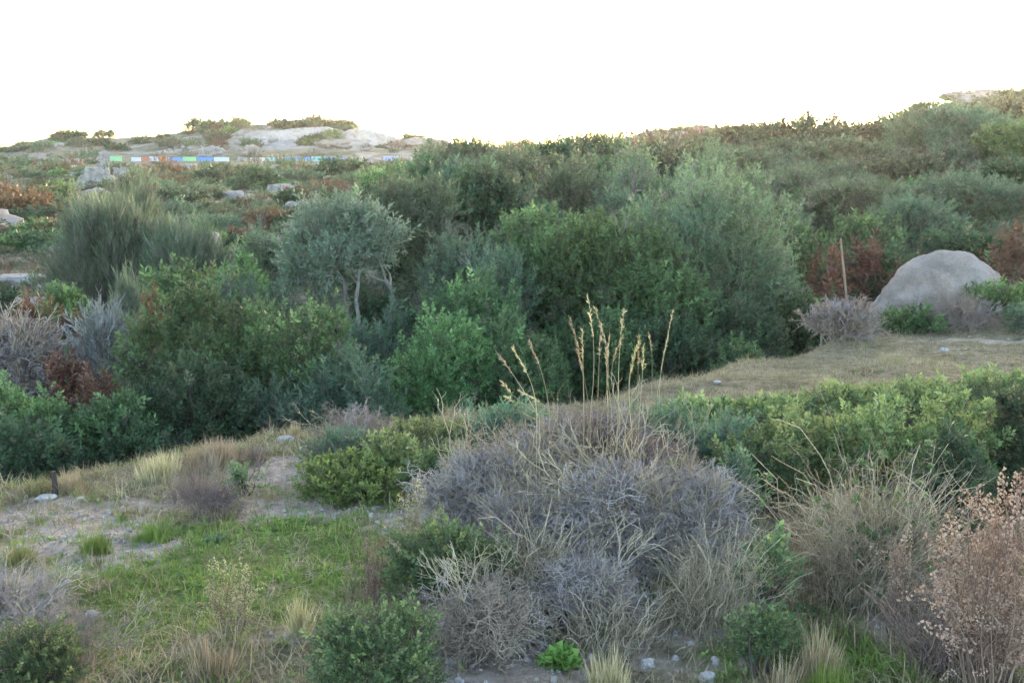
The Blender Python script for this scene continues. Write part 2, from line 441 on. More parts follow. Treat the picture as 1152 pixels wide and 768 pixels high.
KIND = {
 # template, leaf material, stem material, lobe, upbias, px leaf size
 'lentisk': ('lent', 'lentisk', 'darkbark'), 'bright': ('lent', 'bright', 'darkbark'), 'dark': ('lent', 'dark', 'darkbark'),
 'olive': ('olive', 'olive', 'bark'), 'olivepale': ('olive', 'olivepale', 'bark'), 'mastic': ('lent', 'mastic', 'darkbark'), 'lime': ('lent', 'lime', 'darkbark'), 'blue': ('olive', 'blue', 'bark'), 'brownish': ('small', 'brownish', 'darkbark'),
 'broom': ('broom', 'broom', 'bark'), 'greyblue': ('needle', 'greyblue', 'bark'), 'rust': ('fern', 'rust', 'redwood'),
 'fine': ('small', 'finegreen', 'darkbark'), 'finebright': ('small', 'finegreen', 'darkbark'), 'brightneedle': ('needle', 'bright', 'darkbark'),
}
LAREA = {'lent': (.45, 11), 'small': (.5, 13), 'olive': (.3, 12), 'needle': (.15, 16), 'broom': (.07, 14), 'fern': (.33, 16)}
SHK = {'lent': 2.6, 'small': 3.6, 'olive': 2.9, 'needle': 3.0, 'broom': 2.0, 'fern': 3.2}
ALT = {'lime':'mastic','finegreen':'mastic','mastic':'lentisk','olivepale':'olive','lentisk':'bright','bright':'lentisk','dark':'brownish','olive':'brownish','blue':'olive','brownish':'olive','broom':'olivepale','greyblue':'thornbrown','rust':'lentisk'}
_seed = [100]

def bush(name, label, cat, x0, x1, ytop, d=None, ybase=None, kind='lentisk', K=16, dens=1.5, lobe=.38, px=3.0, group=None,
         depth=.8, base=0.0, upbias=.5, rag=.12, hmin=.25, inner=.12, stems=True, sink=0.0, leafpart='foliage', dome=0.0, sub=(.26, .58)):
    _seed[0] += 1; rng = np.random.default_rng(_seed[0])
    xc = (x0 + x1) / 2
    if d is None: d = at(xc, ybase)[1]
    a, b = ray(xc, ytop)
    x = ray(xc, ytop + 40)[0] * d
    z = gz(x, d) - sink
    rx = (x1 - x0) / 2 / F * d
    h = max(hmin, b * d - z)
    if dome: base = min(.55, max(0, 1 - dome * 2 * rx / h))
    tk, lm, sm = KIND[kind]
    la, pl = LAREA[tk]
    L = max(.012, px * 1.65 * d / F)
    root = empty(name, (x, d, z), label, cat, group)
    mb = MB()
    c, rad = crown(mb, TPL[tk], rx, rx * depth, h, L, dens, rng, K, base * h, lobe, upbias, pl, la, SHK[tk], rag, inner=inner, mix=.13, sub=sub)
    mb.build(leafpart, [M[lm], M[sm], M[ALT[lm]]], root)
    if stems:
        sb = MB(); stems_to(sb, c[:14], rng, max(.012, rx * .028), 3, rx * .08)
        sb.build('stem', M[sm], root)
    return root

# ================================================================== SETTING
def setting():
    # ground sheet
    us = (np.arange(-700, 1860, 6.5) - 576) / F
    ys = np.concatenate([np.linspace(-4, 2.4, 14), np.geomspace(2.5, 30, 330), np.geomspace(30.5, 330, 260), np.geomspace(340, 3000, 30)])
    Y = np.repeat(ys[:, None], len(us), 1)
    X = us[None] * (np.abs(Y) * (Y > 0) + 3 * np.exp(-np.maximum(Y, 0) / 3))
    Z = ground(X.ravel(), Y.ravel()).reshape(X.shape)
    n, m = X.shape
    idx = np.arange(n * m).reshape(n, m)
    Q = np.stack([idx[:-1, :-1], idx[:-1, 1:], idx[1:, 1:], idx[1:, :-1]], -1).reshape(-1, 4)
    me = bpy.data.meshes.new('ground')
    V = np.stack([X, Y, Z], -1).reshape(-1, 3).astype(np.float32)
    me.vertices.add(len(V)); me.vertices.foreach_set('co', V.ravel())
    me.loops.add(len(Q) * 4); me.loops.foreach_set('vertex_index', Q.astype(np.int32).ravel())
    me.polygons.add(len(Q)); me.polygons.foreach_set('loop_start', np.arange(0, len(Q) * 4, 4, dtype=np.int32))
    me.update(calc_edges=True)
    me.polygons.foreach_set('use_smooth', np.ones(len(Q), bool))
    dm, gm = masks(X.ravel(), Y.ravel())
    for nm, v in (('dirt', dm), ('green', gm), ('rock', rockmask(X.ravel(), Y.ravel()))):
        a = me.attributes.new(nm, 'FLOAT', 'POINT'); a.data.foreach_set('value', v.astype(np.float32))
    me.materials.append(ground_mat())
    o = bpy.data.objects.new('ground', me); COL.objects.link(o); tag(o, kind='structure')

# pale bare patches: photo positions on the ground, radii in metres
DIRT = [(90,600,.55,.35),(140,622,.40,.22),(165,575,.75,.18),(100,585,.35,.15),(45,572,.3,.2),(205,567,.45,.15),(320,533,.32,.35),(330,572,.5,.2),(370,570,.35,.18),(295,578,.3,.15),
        (0,645,.25,.15),(10,590,.2,.12),(470,583,.35,.2),(455,620,.2,.12),(530,752,.5,.14),(590,762,.6,.12),(725,738,.3,.16),(700,722,.45,.14),(790,715,.25,.10),(985,700,.20,.18),(340,715,.2,.05),
        (610,745,.3,.12),(760,755,.3,.08),(300,525,.3,.2),(30,650,.2,.1),
        (1100,384,.6,.12)]
GREEN = [(190,630,.9,.6),(260,650,.9,.5),(330,610,.7,.5),(110,680,.8,.3),(60,615,.4,.3),(300,620,.8,.6),(180,700,.9,.3),(400,640,.6,.5),(150,600,.3,.2),(640,715,.5,.15),(930,755,.4,.12),
         (350,660,.6,.35),(240,600,.5,.3),(820,745,.3,.12)]
_M = {}
def masks(x, y):
    if not _M:
        _M['d'] = [(*at(a, b)[:2], r, s) for a, b, r, s in DIRT]
        _M['g'] = [(*at(a, b)[:2], r, s) for a, b, r, s in GREEN]
    nz = fbm(x * 2.2, y * 2.2, 40, 4)
    nf = fbm(x * 9, y * 9, 60, 3)
    out = []
    for k in 'dg':
        v = np.zeros_like(x)
        for cx, cy, r, s in _M[k]:
            q = np.sqrt(((x - cx) / r) ** 2 + ((y - cy) / (s * (1.6 if k == 'd' else 1.8))) ** 2)
            v = np.maximum(v, np.clip(1.22 - q, 0, 1))
        v = np.clip((v + (nz * 1.6 + nf * 1.6) * (v > 0) - .15) * 2.2, 0, 1)
        out.append(v)
    return out

def rockmask(x, y):
    px = 576 + F * x / np.maximum(y, 3)
    v = np.clip((y - 28) / 30, 0, 1) * np.clip((fbm(x * .10, y * .10, 77, 5) * 4.0 + fbm(x * .5, y * .5, 70, 3) * 1.6) - .15, 0, 1)
    # bare quarry face on the far crest
    q = np.clip(1.3 - np.abs(y - 211) / 12, 0, 1) * np.clip(1.3 - np.abs(px - 345) / 80, 0, 1)
    return np.clip(np.maximum(v, q * 1.6), 0, 1)

def ground_mat():
    m, nt, out = new_mat('ground_soil')
    N, L = nt.nodes, nt.links
    tc = N.new('ShaderNodeTexCoord')
    def nz(s, d=5, r=.6):
        a = N.new('ShaderNodeTexNoise'); a.inputs['Scale'].default_value = s; a.inputs['Detail'].default_value = d; a.inputs['Roughness'].default_value = r
        L.new(tc.outputs['Object'], a.inputs['Vector']); return a.outputs['Fac']
    def attr(n):
        a = N.new('ShaderNodeAttribute'); a.attribute_name = n; return a.outputs['Fac']
    def mix(f, a, b):
        x = N.new('ShaderNodeMix'); x.data_type = 'RGBA'
        L.new(f, x.inputs[0]); L.new(a, x.inputs[6]); L.new(b, x.inputs[7]); return x.outputs[2]
    def rp(f, st):
        r = ramp(nt, st); L.new(f, r.inputs['Fac']); return r.outputs['Color']
    thatch = rp(nz(7, 8, .75), [(.28, (.06, .06, .03)), (.42, (.16, .14, .075)), (.54, (.28, .23, .15)), (.70, (.42, .35, .255))])
    gr = rp(nz(16, 8, .8), [(.32, (.05, .055, .025)), (.45, (.11, .15, .04)), (.56, (.17, .23, .055)), (.68, (.22, .21, .11))])
    dirt = rp(nz(14, 8, .75), [(.30, (.23, .16, .115)), (.42, (.45, .335, .26)), (.54, (.60, .47, .375)), (.66, (.70, .58, .48))])
    rock = rp(nz(.6, 8, .7), [(.3, (.18, .155, .13)), (.45, (.32, .275, .235)), (.6, (.44, .39, .34)), (.7, (.33, .30, .27))])
    farr = rp(nz(.35, 9, .72), [(.34, (.055, .07, .035)), (.44, (.10, .11, .055)), (.52, (.16, .145, .085)), (.62, (.24, .20, .14)), (.72, (.10, .12, .05))])
    # distance of the place itself (object coordinates): far scrubland differs from the near plateau
    sp = N.new('ShaderNodeSeparateXYZ'); L.new(tc.outputs['Object'], sp.inputs[0])
    mr = N.new('ShaderNodeMapRange'); L.new(sp.outputs['Y'], mr.inputs['Value']); mr.inputs['From Min'].default_value = 18; mr.inputs['From Max'].default_value = 30
    c = mix(mr.outputs[0], thatch, farr)
    c = mix(attr('green'), c, gr)
    c = mix(attr('dirt'), c, dirt)
    c = mix(attr('rock'), c, rock)
    b = N.new('ShaderNodeBsdfPrincipled'); b.inputs['Roughness'].default_value = .95; b.inputs['Specular IOR Level'].default_value = .1
    L.new(c, b.inputs['Base Color'])
    bp = N.new('ShaderNodeBump'); bp.inputs['Strength'].default_value = 1.0; bp.inputs['Distance'].default_value = .06
    L.new(nz(22, 10, .8), bp.inputs['Height']); L.new(bp.outputs[0], b.inputs['Normal'])
    L.new(b.outputs[0], out.inputs[0])
    return m

# ================================================================== ROCKS
def rock_mesh(name, rx, ry, rz, rng, mat, sub=3, amp=.25, freq=1.3, flat=0.0, squar=0.0, shear=0.0):
    bm = bmesh.new(); bmesh.ops.create_icosphere(bm, subdivisions=sub, radius=1)
    off = Vector(rng.random(3) * 50)
    for v in bm.verts:
        p = v.co.copy()
        if squar:
            k = max(abs(p.x), abs(p.y), abs(p.z)); p = p.lerp(p / k, squar) 
        nn = mnoise.fractal(p * freq + off, .75, 2.1, 6) * amp
        p = p * (1 + nn)
        if flat and p.z > flat: p.z = flat + (p.z - flat) * .25
        v.co = Vector(((p.x + shear * (p.z + .3) - shear * .25 * (p.z > .55) * (p.z - .55)) * rx, p.y * ry, p.z * rz))
    me = bpy.data.meshes.new(name); bm.to_mesh(me); bm.free()
    me.materials.append(mat)
    if sub > 2: me.polygons.foreach_set('use_smooth', np.ones(len(me.polygons), bool))
    return me

def rock(name, label, cat, x0, x1, y0, y1, mat='palerock', group=None, d=None, depth=.8, amp=.25, flat=0.0, squar=.35, sub=4, shear=0.0, deep=False):
    """rock seen between x0..x1 with top y0 and foot y1"""
    _seed[0] += 1; rng = np.random.default_rng(_seed[0])
    xc = (x0 + x1) / 2
    if d is None:
        x, d, z = at(xc, y1)
    else:
        x = ray(xc, y1)[0] * d; z = gz(x, d)
    rx = (x1 - x0) / 2 / F * d
    top = ray(xc, y0)[1] * d
    h = max(.3 * rx, top - z)
    me = rock_mesh(name, rx * 1.03, rx * depth, h * (.80 if deep else .62), rng, M[mat], sub, amp, 1.3, flat, squar, shear)
    o = bpy.data.objects.new(name, me); COL.objects.link(o)
    o.location = (x, d + rx * depth * .4, z + h * (.23 if deep else .42))
    return tag(o, label, cat, group)

# ================================================================== NEAR PLANTS
def thorn_bush(label, x0, x1, y0, ybase, mat='thorn', dens=1.0, K=18, group=None, name='thorn_bush', depth=.8, tpl='thorn', sc=.16, lobe=.4, upbias=.35, d=None, stemmat='deadtan', base=0.0, n0=2600):
    _seed[0] += 1; rng = np.random.default_rng(_seed[0])
    xc = (x0 + x1) / 2
    if d is None: x, d, z = at(xc, ybase)
    d0 = d
    rx = (x1 - x0) / 2 / F * d
    d = d + rx * .5
    x = ray(xc, ybase)[0] * d; z = gz(x, d)
    rx = (x1 - x0) / 2 / F * d
    sc *= 1.3; dens *= .62
    h = max(.15, ray(xc, y0)[1] * d - z - sc * .45)
    root = empty(name, (x, d, z), label, 'bush', group)
    mb = MB()
    A = 2 * math.pi * (rx * rx * depth + rx * h) / 1.5
    n = dens * A * n0
    la, pl = .45, 11
    leafL = .02
    dn = n * (pl * leafL * leafL * la * .5) / (4 * math.pi * (((rx * rx * depth) ** 1.6 + (rx * h / 2) ** 1.6 + (rx * depth * h / 2) ** 1.6) / 3) ** (1 / 1.6))
    c, rad = crown(mb, TPL[tpl], rx, rx * depth, h, leafL, dn, rng, K, base * h, lobe, upbias, pl, la, sc / leafL, .22, inner=.08, core=.75, mix=.16)
    mb.build('twig_crown', [M[mat], M[stemmat], M['thornbrown' if mat == 'thorn' else 'thorn']], root)
    sb = MB()
    for j in range(3):
        cc = c + rng.normal(size=c.shape) * rad * .5; cc[:, 2] = np.maximum(cc[:, 2], .05)
        stems_to(sb, cc, rng, .007, 6, rx * .22)
    sb.build('stem', M[stemmat], root)
    return root

def tangle(name, label, cat, x0, x1, y0, ybase, n=500, mat='deadtan', r=.0019, seed=1, lean=.9, group=None, depth=.7, leaves=None):
    rng = np.random.default_rng(seed)
    xc = (x0 + x1) / 2
    x, d, z = at(xc, ybase)
    rx = (x1 - x0) / 2 / F * d
    d += rx * depth * .5
    x = ray(xc, ybase)[0] * d; z = gz(x, d); rx = (x1 - x0) / 2 / F * d
    h = ray(xc, y0)[1] * d - z
    root = empty(name, (x, d, z), label, cat, group)
    mb = MB(); tips = []
    for i in range(n):
        a = rng.random() * 6.283; q = math.sqrt(rng.random())
        b = np.array([math.cos(a) * q * rx * .75, math.sin(a) * q * rx * depth * .75, 0])
        env = math.sqrt(max(.05, 1 - q * q * .75))
        H = h * env * rng.uniform(.4, 1.05)
        l = np.array([math.cos(a), math.sin(a), 0]) * rng.uniform(0, .35) * rx + rng.normal(size=3) * [.25 * lean * h, .25 * lean * h, 0]
        t = np.linspace(0, 1, 7)[:, None]
        droop = rng.uniform(0, .5)
        P = b + l * t ** 1.5 + np.array([0, 0, H]) * (t * (1 + droop) - droop * t ** 3)
        P += np.cumsum(rng.normal(size=P.shape) * h * .035, 0)
        zg = ground(x + P[:, 0], d + P[:, 1]) - z
        P[:, 2] = P[:, 2] + zg
        tube(mb, P, np.linspace(r, r * .45, 7) * rng.uniform(.7, 2.2), 3, rng=rng)
        for s in range(3):
            k = rng.integers(2, 6)
            Q = P[k] + np.cumsum(np.vstack([np.zeros(3), rng.normal(size=(3, 3)) * h * .05 + [0, 0, .02 * h]]), 0)
            tube(mb, Q, np.linspace(r * .6, r * .3, 4), 3, rng=rng)
        tips.append(P[-1]); tips.append(P[4])
    mb.build('dry_stem', M[mat], root)
    if leaves:
        lb = MB(); tips = np.array(tips)
        tk, lm, frac, L = leaves
        s = rng.random(len(tips)) < frac
        p = tips[s] + rng.normal(size=(s.sum(), 3)) * .03; p[:, 2] = np.maximum(p[:, 2], .03)
        for T in TPL[tk]:
            k = rng.random(len(p)) < .3
            scatter(lb, T, p[k], rng.normal(size=(k.sum(), 3)) * .5 + [0, 0, 1], L * rng.uniform(.6, 1.3, k.sum()), rng)
        if lb.V: lb.build('leaf_spray', [M[lm], M['darkbark']], root)
    return root

def seedweed(label, x0, x1, y0, ybase, n=40, seed=1, group=None, sc=.17, mat='seed', name='seed_weed', cat='weed'):
    rng = np.random.default_rng(seed)
    xc = (x0 + x1) / 2
    x, d, z = at(xc, ybase)
    rx = (x1 - x0) / 2 / F * d
    h = ray(xc, y0)[1] * d - z
    root = empty(name, (x, d, z), label, cat, group)
    st = MB(); hd = MB(); pos = []; dr = []
    for i in range(n):
        a = rng.random() * 6.283; q = math.sqrt(rng.random())
        tip = np.array([math.cos(a) * q * rx, math.sin(a) * q * rx * .8, h * rng.uniform(.6, 1.0) * (1 - .25 * q * q)])
        b = np.array([tip[0] * .3, tip[1] * .3, -.03])
        P = curve(b, tip, 8, .05, rng)
        tube(st, P, np.linspace(.0035, .0012, 8), 4, rng=rng)
        for k in range(3, 8):
            for s in range(2):
                dv = norm(rng.normal(size=3) * .75 + [0, 0, .9])
                if k == 7: dv = norm(rng.normal(size=3) * .2 + [0, 0, 1])
                pos.append(P[k]); dr.append(dv)
    pos = np.array(pos); dr = np.array(dr)
    t = rng.integers(0, 5, len(pos))
    for k, T in enumerate(TPL['seed']):
        s = t == k
        scatter(hd, T, pos[s], dr[s], sc * rng.uniform(.6, 1.2, s.sum()), rng)
    st.build('stem', M['seedpink'], root)
    hd.build('seed_head', [M[mat], M['seedpink']], root)
    return root

def stalks(name, label, specs, d, group=None, mat='gold', headmat='straw', blades=0, seed=3, cat='grass'):
    """specs: (base px, base py, tip px, tip py) tall flowering stalks"""
    rng = np.random.default_rng(seed)
    b0 = np.array(pt(specs[0][0], specs[0][1], d)); b0[2] = gz(b0[0], d)
    root = empty(name, b0, label, cat, group)
    sp = random.Random(seed)
    for (bx, by, tx, ty) in specs:
        mb = MB(); hb = MB()
        dd = d + rng.normal() * .12
        g = np.array(pt(bx, by, dd)); 
        foot = g.copy(); foot[2] = gz(foot[0], foot[1])
        tip = np.array(pt(tx, ty, dd + rng.normal() * .1))
        t = np.linspace(0, 1, 12)[:, None]
        ctrl = g + (tip - g) * .5 + np.array([0, 0, .06]) * np.linalg.norm(tip - g)
        P = (1 - t) ** 2 * g + 2 * t * (1 - t) * ctrl + t ** 2 * tip
        P[:, :2] += np.sin(t * 3.1) * rng.normal(size=2) * .035
        P = np.vstack([foot, P]) - b0
        tube(mb, P, np.linspace(.0024, .0009, len(P)), 4, rng=rng)
        mb.build('stalk', M[mat], root)
        L = np.linalg.norm(tip - g)
        pos = []; dv = []
        ax = norm(P[-1] - P[-4])
        for k in range(60):
            f = rng.random()
            i = 8 + f * 4; i0 = int(min(i, 11)); 
            p = P[i0] + (P[min(i0 + 1, 12)] - P[i0]) * (i - i0)
            dvv = norm(ax + rng.normal(size=3) * .35)
            pos.append(p); dv.append(dvv)
        v, q = leaf(np.zeros(3), np.array([0, 0, 1.0]), 1, .22, rng)
        scatter(hb, (v, q, np.zeros(1, int)), np.array(pos), np.array(dv), .022 * rng.uniform(.6, 1.4, len(pos)), rng)
        hb.build('seed_head', M[headmat], root)
    if blades:
        bb = MB()
        for k in range(blades):
            s = specs[rng.integers(len(specs))]
            g = np.array(pt(s[0] + rng.normal() * 9, s[1], d)); g[2] = gz(g[0], g[1])
            hh = (pt(s[0], s[3], d)[2] - g[2]) * rng.uniform(.45, .85)
            v, q = blade(rng, hh, rng.uniform(.05, .55), .006, 6, g - b0)
            bb.add(v, q, rng.random())
        bb.build('blade', M[mat], root)
    return root

def tuft(name, label, x0, x1, y0, ybase, mat='straw', n=80, group=None, tpl='upright', cat='grass', seed=None, extra=None):
    _seed[0] += 1; rng = np.random.default_rng(seed or _seed[0])
    xc = (x0 + x1) / 2
    x, d, z = at(xc, ybase)
    rx = (x1 - x0) / 2 / F * d
    h = max(.06, ray(xc, y0)[1] * d - z)
    mb = MB()
    p = rng.normal(size=(n, 3)) * [rx * .42, rx * .32, 0]
    p[:, 2] = ground(x + p[:, 0], d + p[:, 1]) - z - .01
    out = p.copy(); out[:, 2] = 0
    dirs = norm(out / max(rx, .01) * .35 + [0, 0, 1] + rng.normal(size=p.shape) * .12)
    hs = h * rng.uniform(.55, 1.05, n) * np.exp(-((p[:, 0] / rx) ** 2) * .6)
    T = TPL[tpl]
    t = rng.integers(0, len(T), n)
    for k in range(len(T)):
        s = t == k
        scatter(mb, T[k], p[s], dirs[s], hs[s], rng)
    o = mb.build(name, [M[mat], M['darkbark']], None, (x, d, z))
    return tag(o, label, cat, group)

# ================================================================== BUILD
setting()
# ---------------------------------------------------------------- near plateau: shrubs
bush('shrub','lime-green mastic shrub at the left end of the low green patch beside bare soil','shrub',338,462,516,ybase=560,kind='lime',K=20,px=3.0,depth=1.1)
bush('shrub','low grey-green shrub behind the lime-green one, nearest the bare track','shrub',345,430,488,ybase=527,kind='blue',K=12,px=3.4)
bush('shrub','mid-green mastic shrub in the middle of the low patch left of the grey thorn bush','shrub',398,500,486,ybase=545,kind='mastic',K=16,px=3.4)
bush('shrub','broad green shrub along the back edge of the low patch, just below the gully','shrub',430,540,470,ybase=520,kind='mastic',K=18,px=3.2)
bush('shrub','green shrub tucked against the left flank of the grey thorn bush','shrub',455,545,498,ybase=562,kind='lentisk',K=14,px=3.4)
bush('shrub','greyish green shrub behind the grey thorn bush under the leaning straw stalks','shrub',515,620,456,ybase=515,kind='blue',K=16,px=3.2)
bush('shrub','grey-green shrub right behind the tall golden stalks','shrub',690,800,452,ybase=530,kind='blue',K=18,px=3.3)
bush('shrub','green mastic shrub at the far left end of the green band on the right','shrub',738,852,454,ybase=486,kind='mastic',K=20,px=3.0,depth=1.2)
bush('shrub','green mastic shrub on the back edge of the band, below the dry plateau','shrub',822,935,446,ybase=480,kind='mastic',K=20,px=3.0,depth=1.2)
bush('shrub','yellowish green mastic shrub on the back edge of the band, below the pale plateau stone','shrub',905,1015,432,ybase=474,kind='mastic',K=20,px=3.0,depth=1.2)
bush('shrub','green mastic shrub on the back edge of the band, under the boulder','shrub',985,1095,430,ybase=470,kind='mastic',K=20,px=3.0,depth=1.2)
bush('shrub','green mastic shrub on the back edge of the band, cut by the right edge','shrub',1070,1190,416,ybase=468,kind='mastic',K=20,px=3.0,depth=1.2)
bush('shrub','greyish green shrub in the front of the band beside the grey thorn bush','shrub',768,868,474,ybase=545,kind='blue',K=20,px=3.2,depth=1.1)
bush('shrub','yellowish green shrub in the front of the band above the tan tangle','shrub',850,965,464,ybase=545,kind='mastic',K=24,px=3.2,depth=1.1)
bush('shrub','green shrub in the front of the band right of the yellowish one','shrub',935,1045,452,ybase=555,kind='mastic',K=24,px=3.2,depth=1.1)
bush('shrub','green shrub in the front of the band above the beige seed weed','shrub',1025,1130,446,ybase=565,kind='mastic',K=24,px=3.2,depth=1.1)
bush('shrub','dark green shrub in the front of the band, cut by the right edge','shrub',1100,1215,436,ybase=575,kind='dark',K=24,px=3.2,depth=1.1)
bush('shrub','dull green shrub between the grey thorn bush and the tan dry tangle','shrub',800,905,490,ybase=580,kind='lentisk',K=18,px=3.2)
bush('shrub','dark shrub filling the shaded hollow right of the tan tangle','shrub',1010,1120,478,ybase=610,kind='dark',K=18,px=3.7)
bush('shrub','bright green rounded shrub right of the granite boulder','shrub',1084,1178,314,ybase=361,kind='bright',K=16,px=3.0,dens=1.6)
bush('shrub','low green shrub at the foot of the granite boulder','shrub',985,1070,346,d=14.4,kind='lentisk',K=12,px=2.8)
bush('shrub','small blue-green shrub below the bright shrub at the right edge','shrub',1132,1185,345,ybase=376,kind='blue',K=9,px=3.0)
bush('shrub','flat green shrub on the plateau edge left of the dead grey brushwood','shrub',862,935,370,ybase=394,kind='lentisk',K=12,px=3.0,hmin=.3)
bush('shrub','dark green leafy shrub under the left side of the grey thorn bush','shrub',428,575,592,ybase=690,kind='fine',K=20,px=3.2,dens=1.5)
bush('shrub','rounded fine-leaved green shrub at the bottom edge of the view','shrub',335,508,686,ybase=800,kind='fine',K=30,px=2.9,dens=1.7)
bush('shrub','bright green shrub in the bottom left corner','shrub',-60,92,704,ybase=790,kind='finebright',K=20,px=3.2,dens=1.5)
bush('shrub','small dark green shrub between the tan tangle and the bottom edge','shrub',812,900,678,ybase=762,kind='fine',K=14,px=3.0)
bush('shrub','green leafy shrub growing through the right part of the tan tangle','shrub',955,1050,560,ybase=668,kind='finebright',K=12,px=4.2,dens=.9)
bush('shrub','small green shrub low between the grey thorn bush and the tan tangle','shrub',830,905,600,ybase=700,kind='fine',K=10,px=4.2,dens=.8)
bush('shrub','small green cushion by the dark tuft on the left path','shrub',262,292,533,ybase=558,kind='finebright',K=6,px=3.4)

# ---------------------------------------------------------------- thorn bushes, dead brush
TH = dict(dens=1.15, sc=.14, lobe=.5)
thorn_bush('highest grey-lilac thorn bush, at the foot of the tallest golden stalks',600,735,456,600,K=10,base=.1,**TH)
thorn_bush('rounded grey-lilac thorn bush forming the left end of the foreground clump',496,596,500,612,K=8,base=.15,**TH)
thorn_bush('grey-lilac thorn bush between the left end and the highest one',552,660,478,608,K=8,base=.12,**TH)
thorn_bush('pale grey thorn mound hanging over the dark hollow on the left front of the clump',556,640,538,640,K=7,base=.3,dens=1.4,sc=.13,lobe=.5)
thorn_bush('grey thorn bush in the middle front of the foreground clump',640,745,515,655,K=9,base=.2,**TH)
thorn_bush('grey-lilac thorn bush on the right front of the clump, left of the tan stems',712,815,512,660,K=9,base=.15,**TH)
bush('shrub','small blue-green shrub growing out of the right end of the grey thorn clump','shrub',796,868,505,ybase=640,kind='blue',K=10,px=3.4,dens=.9)
bush('shrub','green sprig growing through the middle of the grey thorn clump','shrub',742,775,500,ybase=640,kind='fine',K=5,px=3.4,dens=.7)
thorn_bush('small grey thorn bush low in front of the big foreground clump',622,705,618,705,K=8,dens=1.2,sc=.11,base=.1,lobe=.5)
thorn_bush('reddish brown thorn bush behind the top of the foreground clump',700,800,498,590,mat='thornbrown',K=9,dens=.9,sc=.14)
thorn_bush('pinkish grey dead twiggy bush beside the rounded green shrub at the bottom',492,600,650,742,mat='thornbrown',K=14,dens=1.1,sc=.13)
thorn_bush('grey dry twiggy bush above the bright shrub in the bottom left corner',-50,52,664,722,mat='thorn',K=10,dens=1.0,sc=.13,tpl='twig',upbias=1.0)
thorn_bush('pinkish dry twiggy tuft right of the bottom left shrub',62,118,694,752,mat='thornbrown',K=8,dens=.9,sc=.12,tpl='twig',upbias=1.0)
thorn_bush('dark brownish dead tuft on the grassy slope at left',205,252,548,584,mat='thornbrown',K=7,dens=1.2,sc=.13,tpl='twig',upbias=1.2,n0=1500)
thorn_bush('purplish brown dry bush leaning on the front of the granite boulder',1050,1112,330,356,d=14.3,mat='thornbrown',K=8,dens=.6,sc=.22,n0=900)
thorn_bush('grey dead brushwood left of the granite boulder',918,978,346,384,mat='thornbrown',K=10,dens=.9,sc=.20,tpl='twigfar',upbias=.7,n0=800,stemmat='bark')
thorn_bush('small grey dead bush behind the low green patch',378,425,474,497,mat='thornbrown',K=7,dens=.9,sc=.2,n0=1000)
thorn_bush('greyish lilac low thorn bush on the crest behind the golden stalks',655,755,402,440,mat='thorn',K=10,dens=.9,sc=.24,n0=600,tpl='twigfar')
tangle('dry_tangle','tan tangle of dry bramble stems right of the grey thorn bush','brambles',880,1075,508,690,n=620,seed=21,leaves=('herb','lentisk',.12,.045))
tangle('dry_tangle','dry tan stems hanging under the right flank of the grey thorn bush','brambles',725,880,590,712,n=330,seed=22,mat='deadtan',r=.0015)
tangle('dry_tangle','short pale dry stems on the ground in front of the grey thorn bush','brambles',600,760,655,742,n=170,seed=23,mat='deadtan')
tangle('dry_tangle','brown dry stems and leaves at the bottom right beneath the seed weed','brambles',1000,1160,640,775,n=260,seed=24,mat='thornbrown',leaves=None)
tangle('dry_tangle','olive-brown dry stems in the dark hollow below the thorn clump','brambles',560,660,560,690,n=170,seed=25,mat='deadtan')

tangle('dry_grass_tangle','long pale dry stems poking through the top of the grey thorn clump','grass',520,800,440,640,n=90,seed=27,mat='straw',r=.0016)
# ---------------------------------------------------------------- seed weeds
seedweed('tall beige-pink seed weed filling the bottom right corner',1040,1185,556,800,n=36,seed=31,sc=.15)
seedweed('slim beige seed weed left of the large one at the bottom right',990,1024,604,722,n=5,seed=32,sc=.13)
seedweed('beige seed weed at the right edge, taller than the rest',1090,1165,532,760,n=8,seed=36,sc=.15)
seedweed('small dry seed weed standing in the green grass at lower left',232,292,642,712,n=11,seed=33,sc=.10,mat='straw')
seedweed('thin dry seed weed beside the left flank of the grey thorn bush',448,498,547,640,n=7,seed=34,sc=.12,mat='straw')
seedweed('reddish thin seed weed in dry grass above the rounded green shrub',392,442,612,690,n=9,seed=35,sc=.10,mat='seed')

# ---------------------------------------------------------------- tall stalks
stalks('tall_grass','straw-coloured grass stalks leaning left out of the grey thorn bush',[(607,470,560,398),(604,468,577,392),(612,470,566,430),(618,462,596,386),(628,478,585,440),(600,476,568,446)],6.0,seed=41,mat='straw',blades=10)
stalks('tall_grass','tallest clump of golden grass stalks rising from the thorn bush',[(658,470,640,356),(664,470,661,334),(672,470,676,366),(657,468,655,372),(676,472,668,345),(664,466,650,395)],6.1,seed=42,blades=10)
stalks('tall_grass','thin golden stalk standing alone right of the tallest clump',[(697,480,702,348),(695,470,700,380)],6.2,seed=43)
stalks('tall_grass','thick orange-brown stalk with a ragged top behind the thorn bush',[(713,486,719,378),(716,486,720,384),(711,486,716,390),(718,484,724,388)],6.0,seed=44,headmat='gold')
stalks('tall_grass','pale seed stalks leaning right near the crest behind the thorn bush',[(740,440,757,350),(742,440,752,378),(733,440,730,375)],8.5,seed=45,mat='straw')
stalks('tall_grass','short pale stalk between the golden clump and the orange stalk',[(684,460,686,375),(688,462,682,392)],6.4,seed=46,mat='straw')
tuft('weed','reddish brown dry weed sticking up on the crest right of the stalks',772,784,388,416,mat='rust',n=14,cat='weed')
tuft('weed','reddish dry weed on the crest in front of the gully',508,524,437,454,mat='rust',n=14,cat='weed')

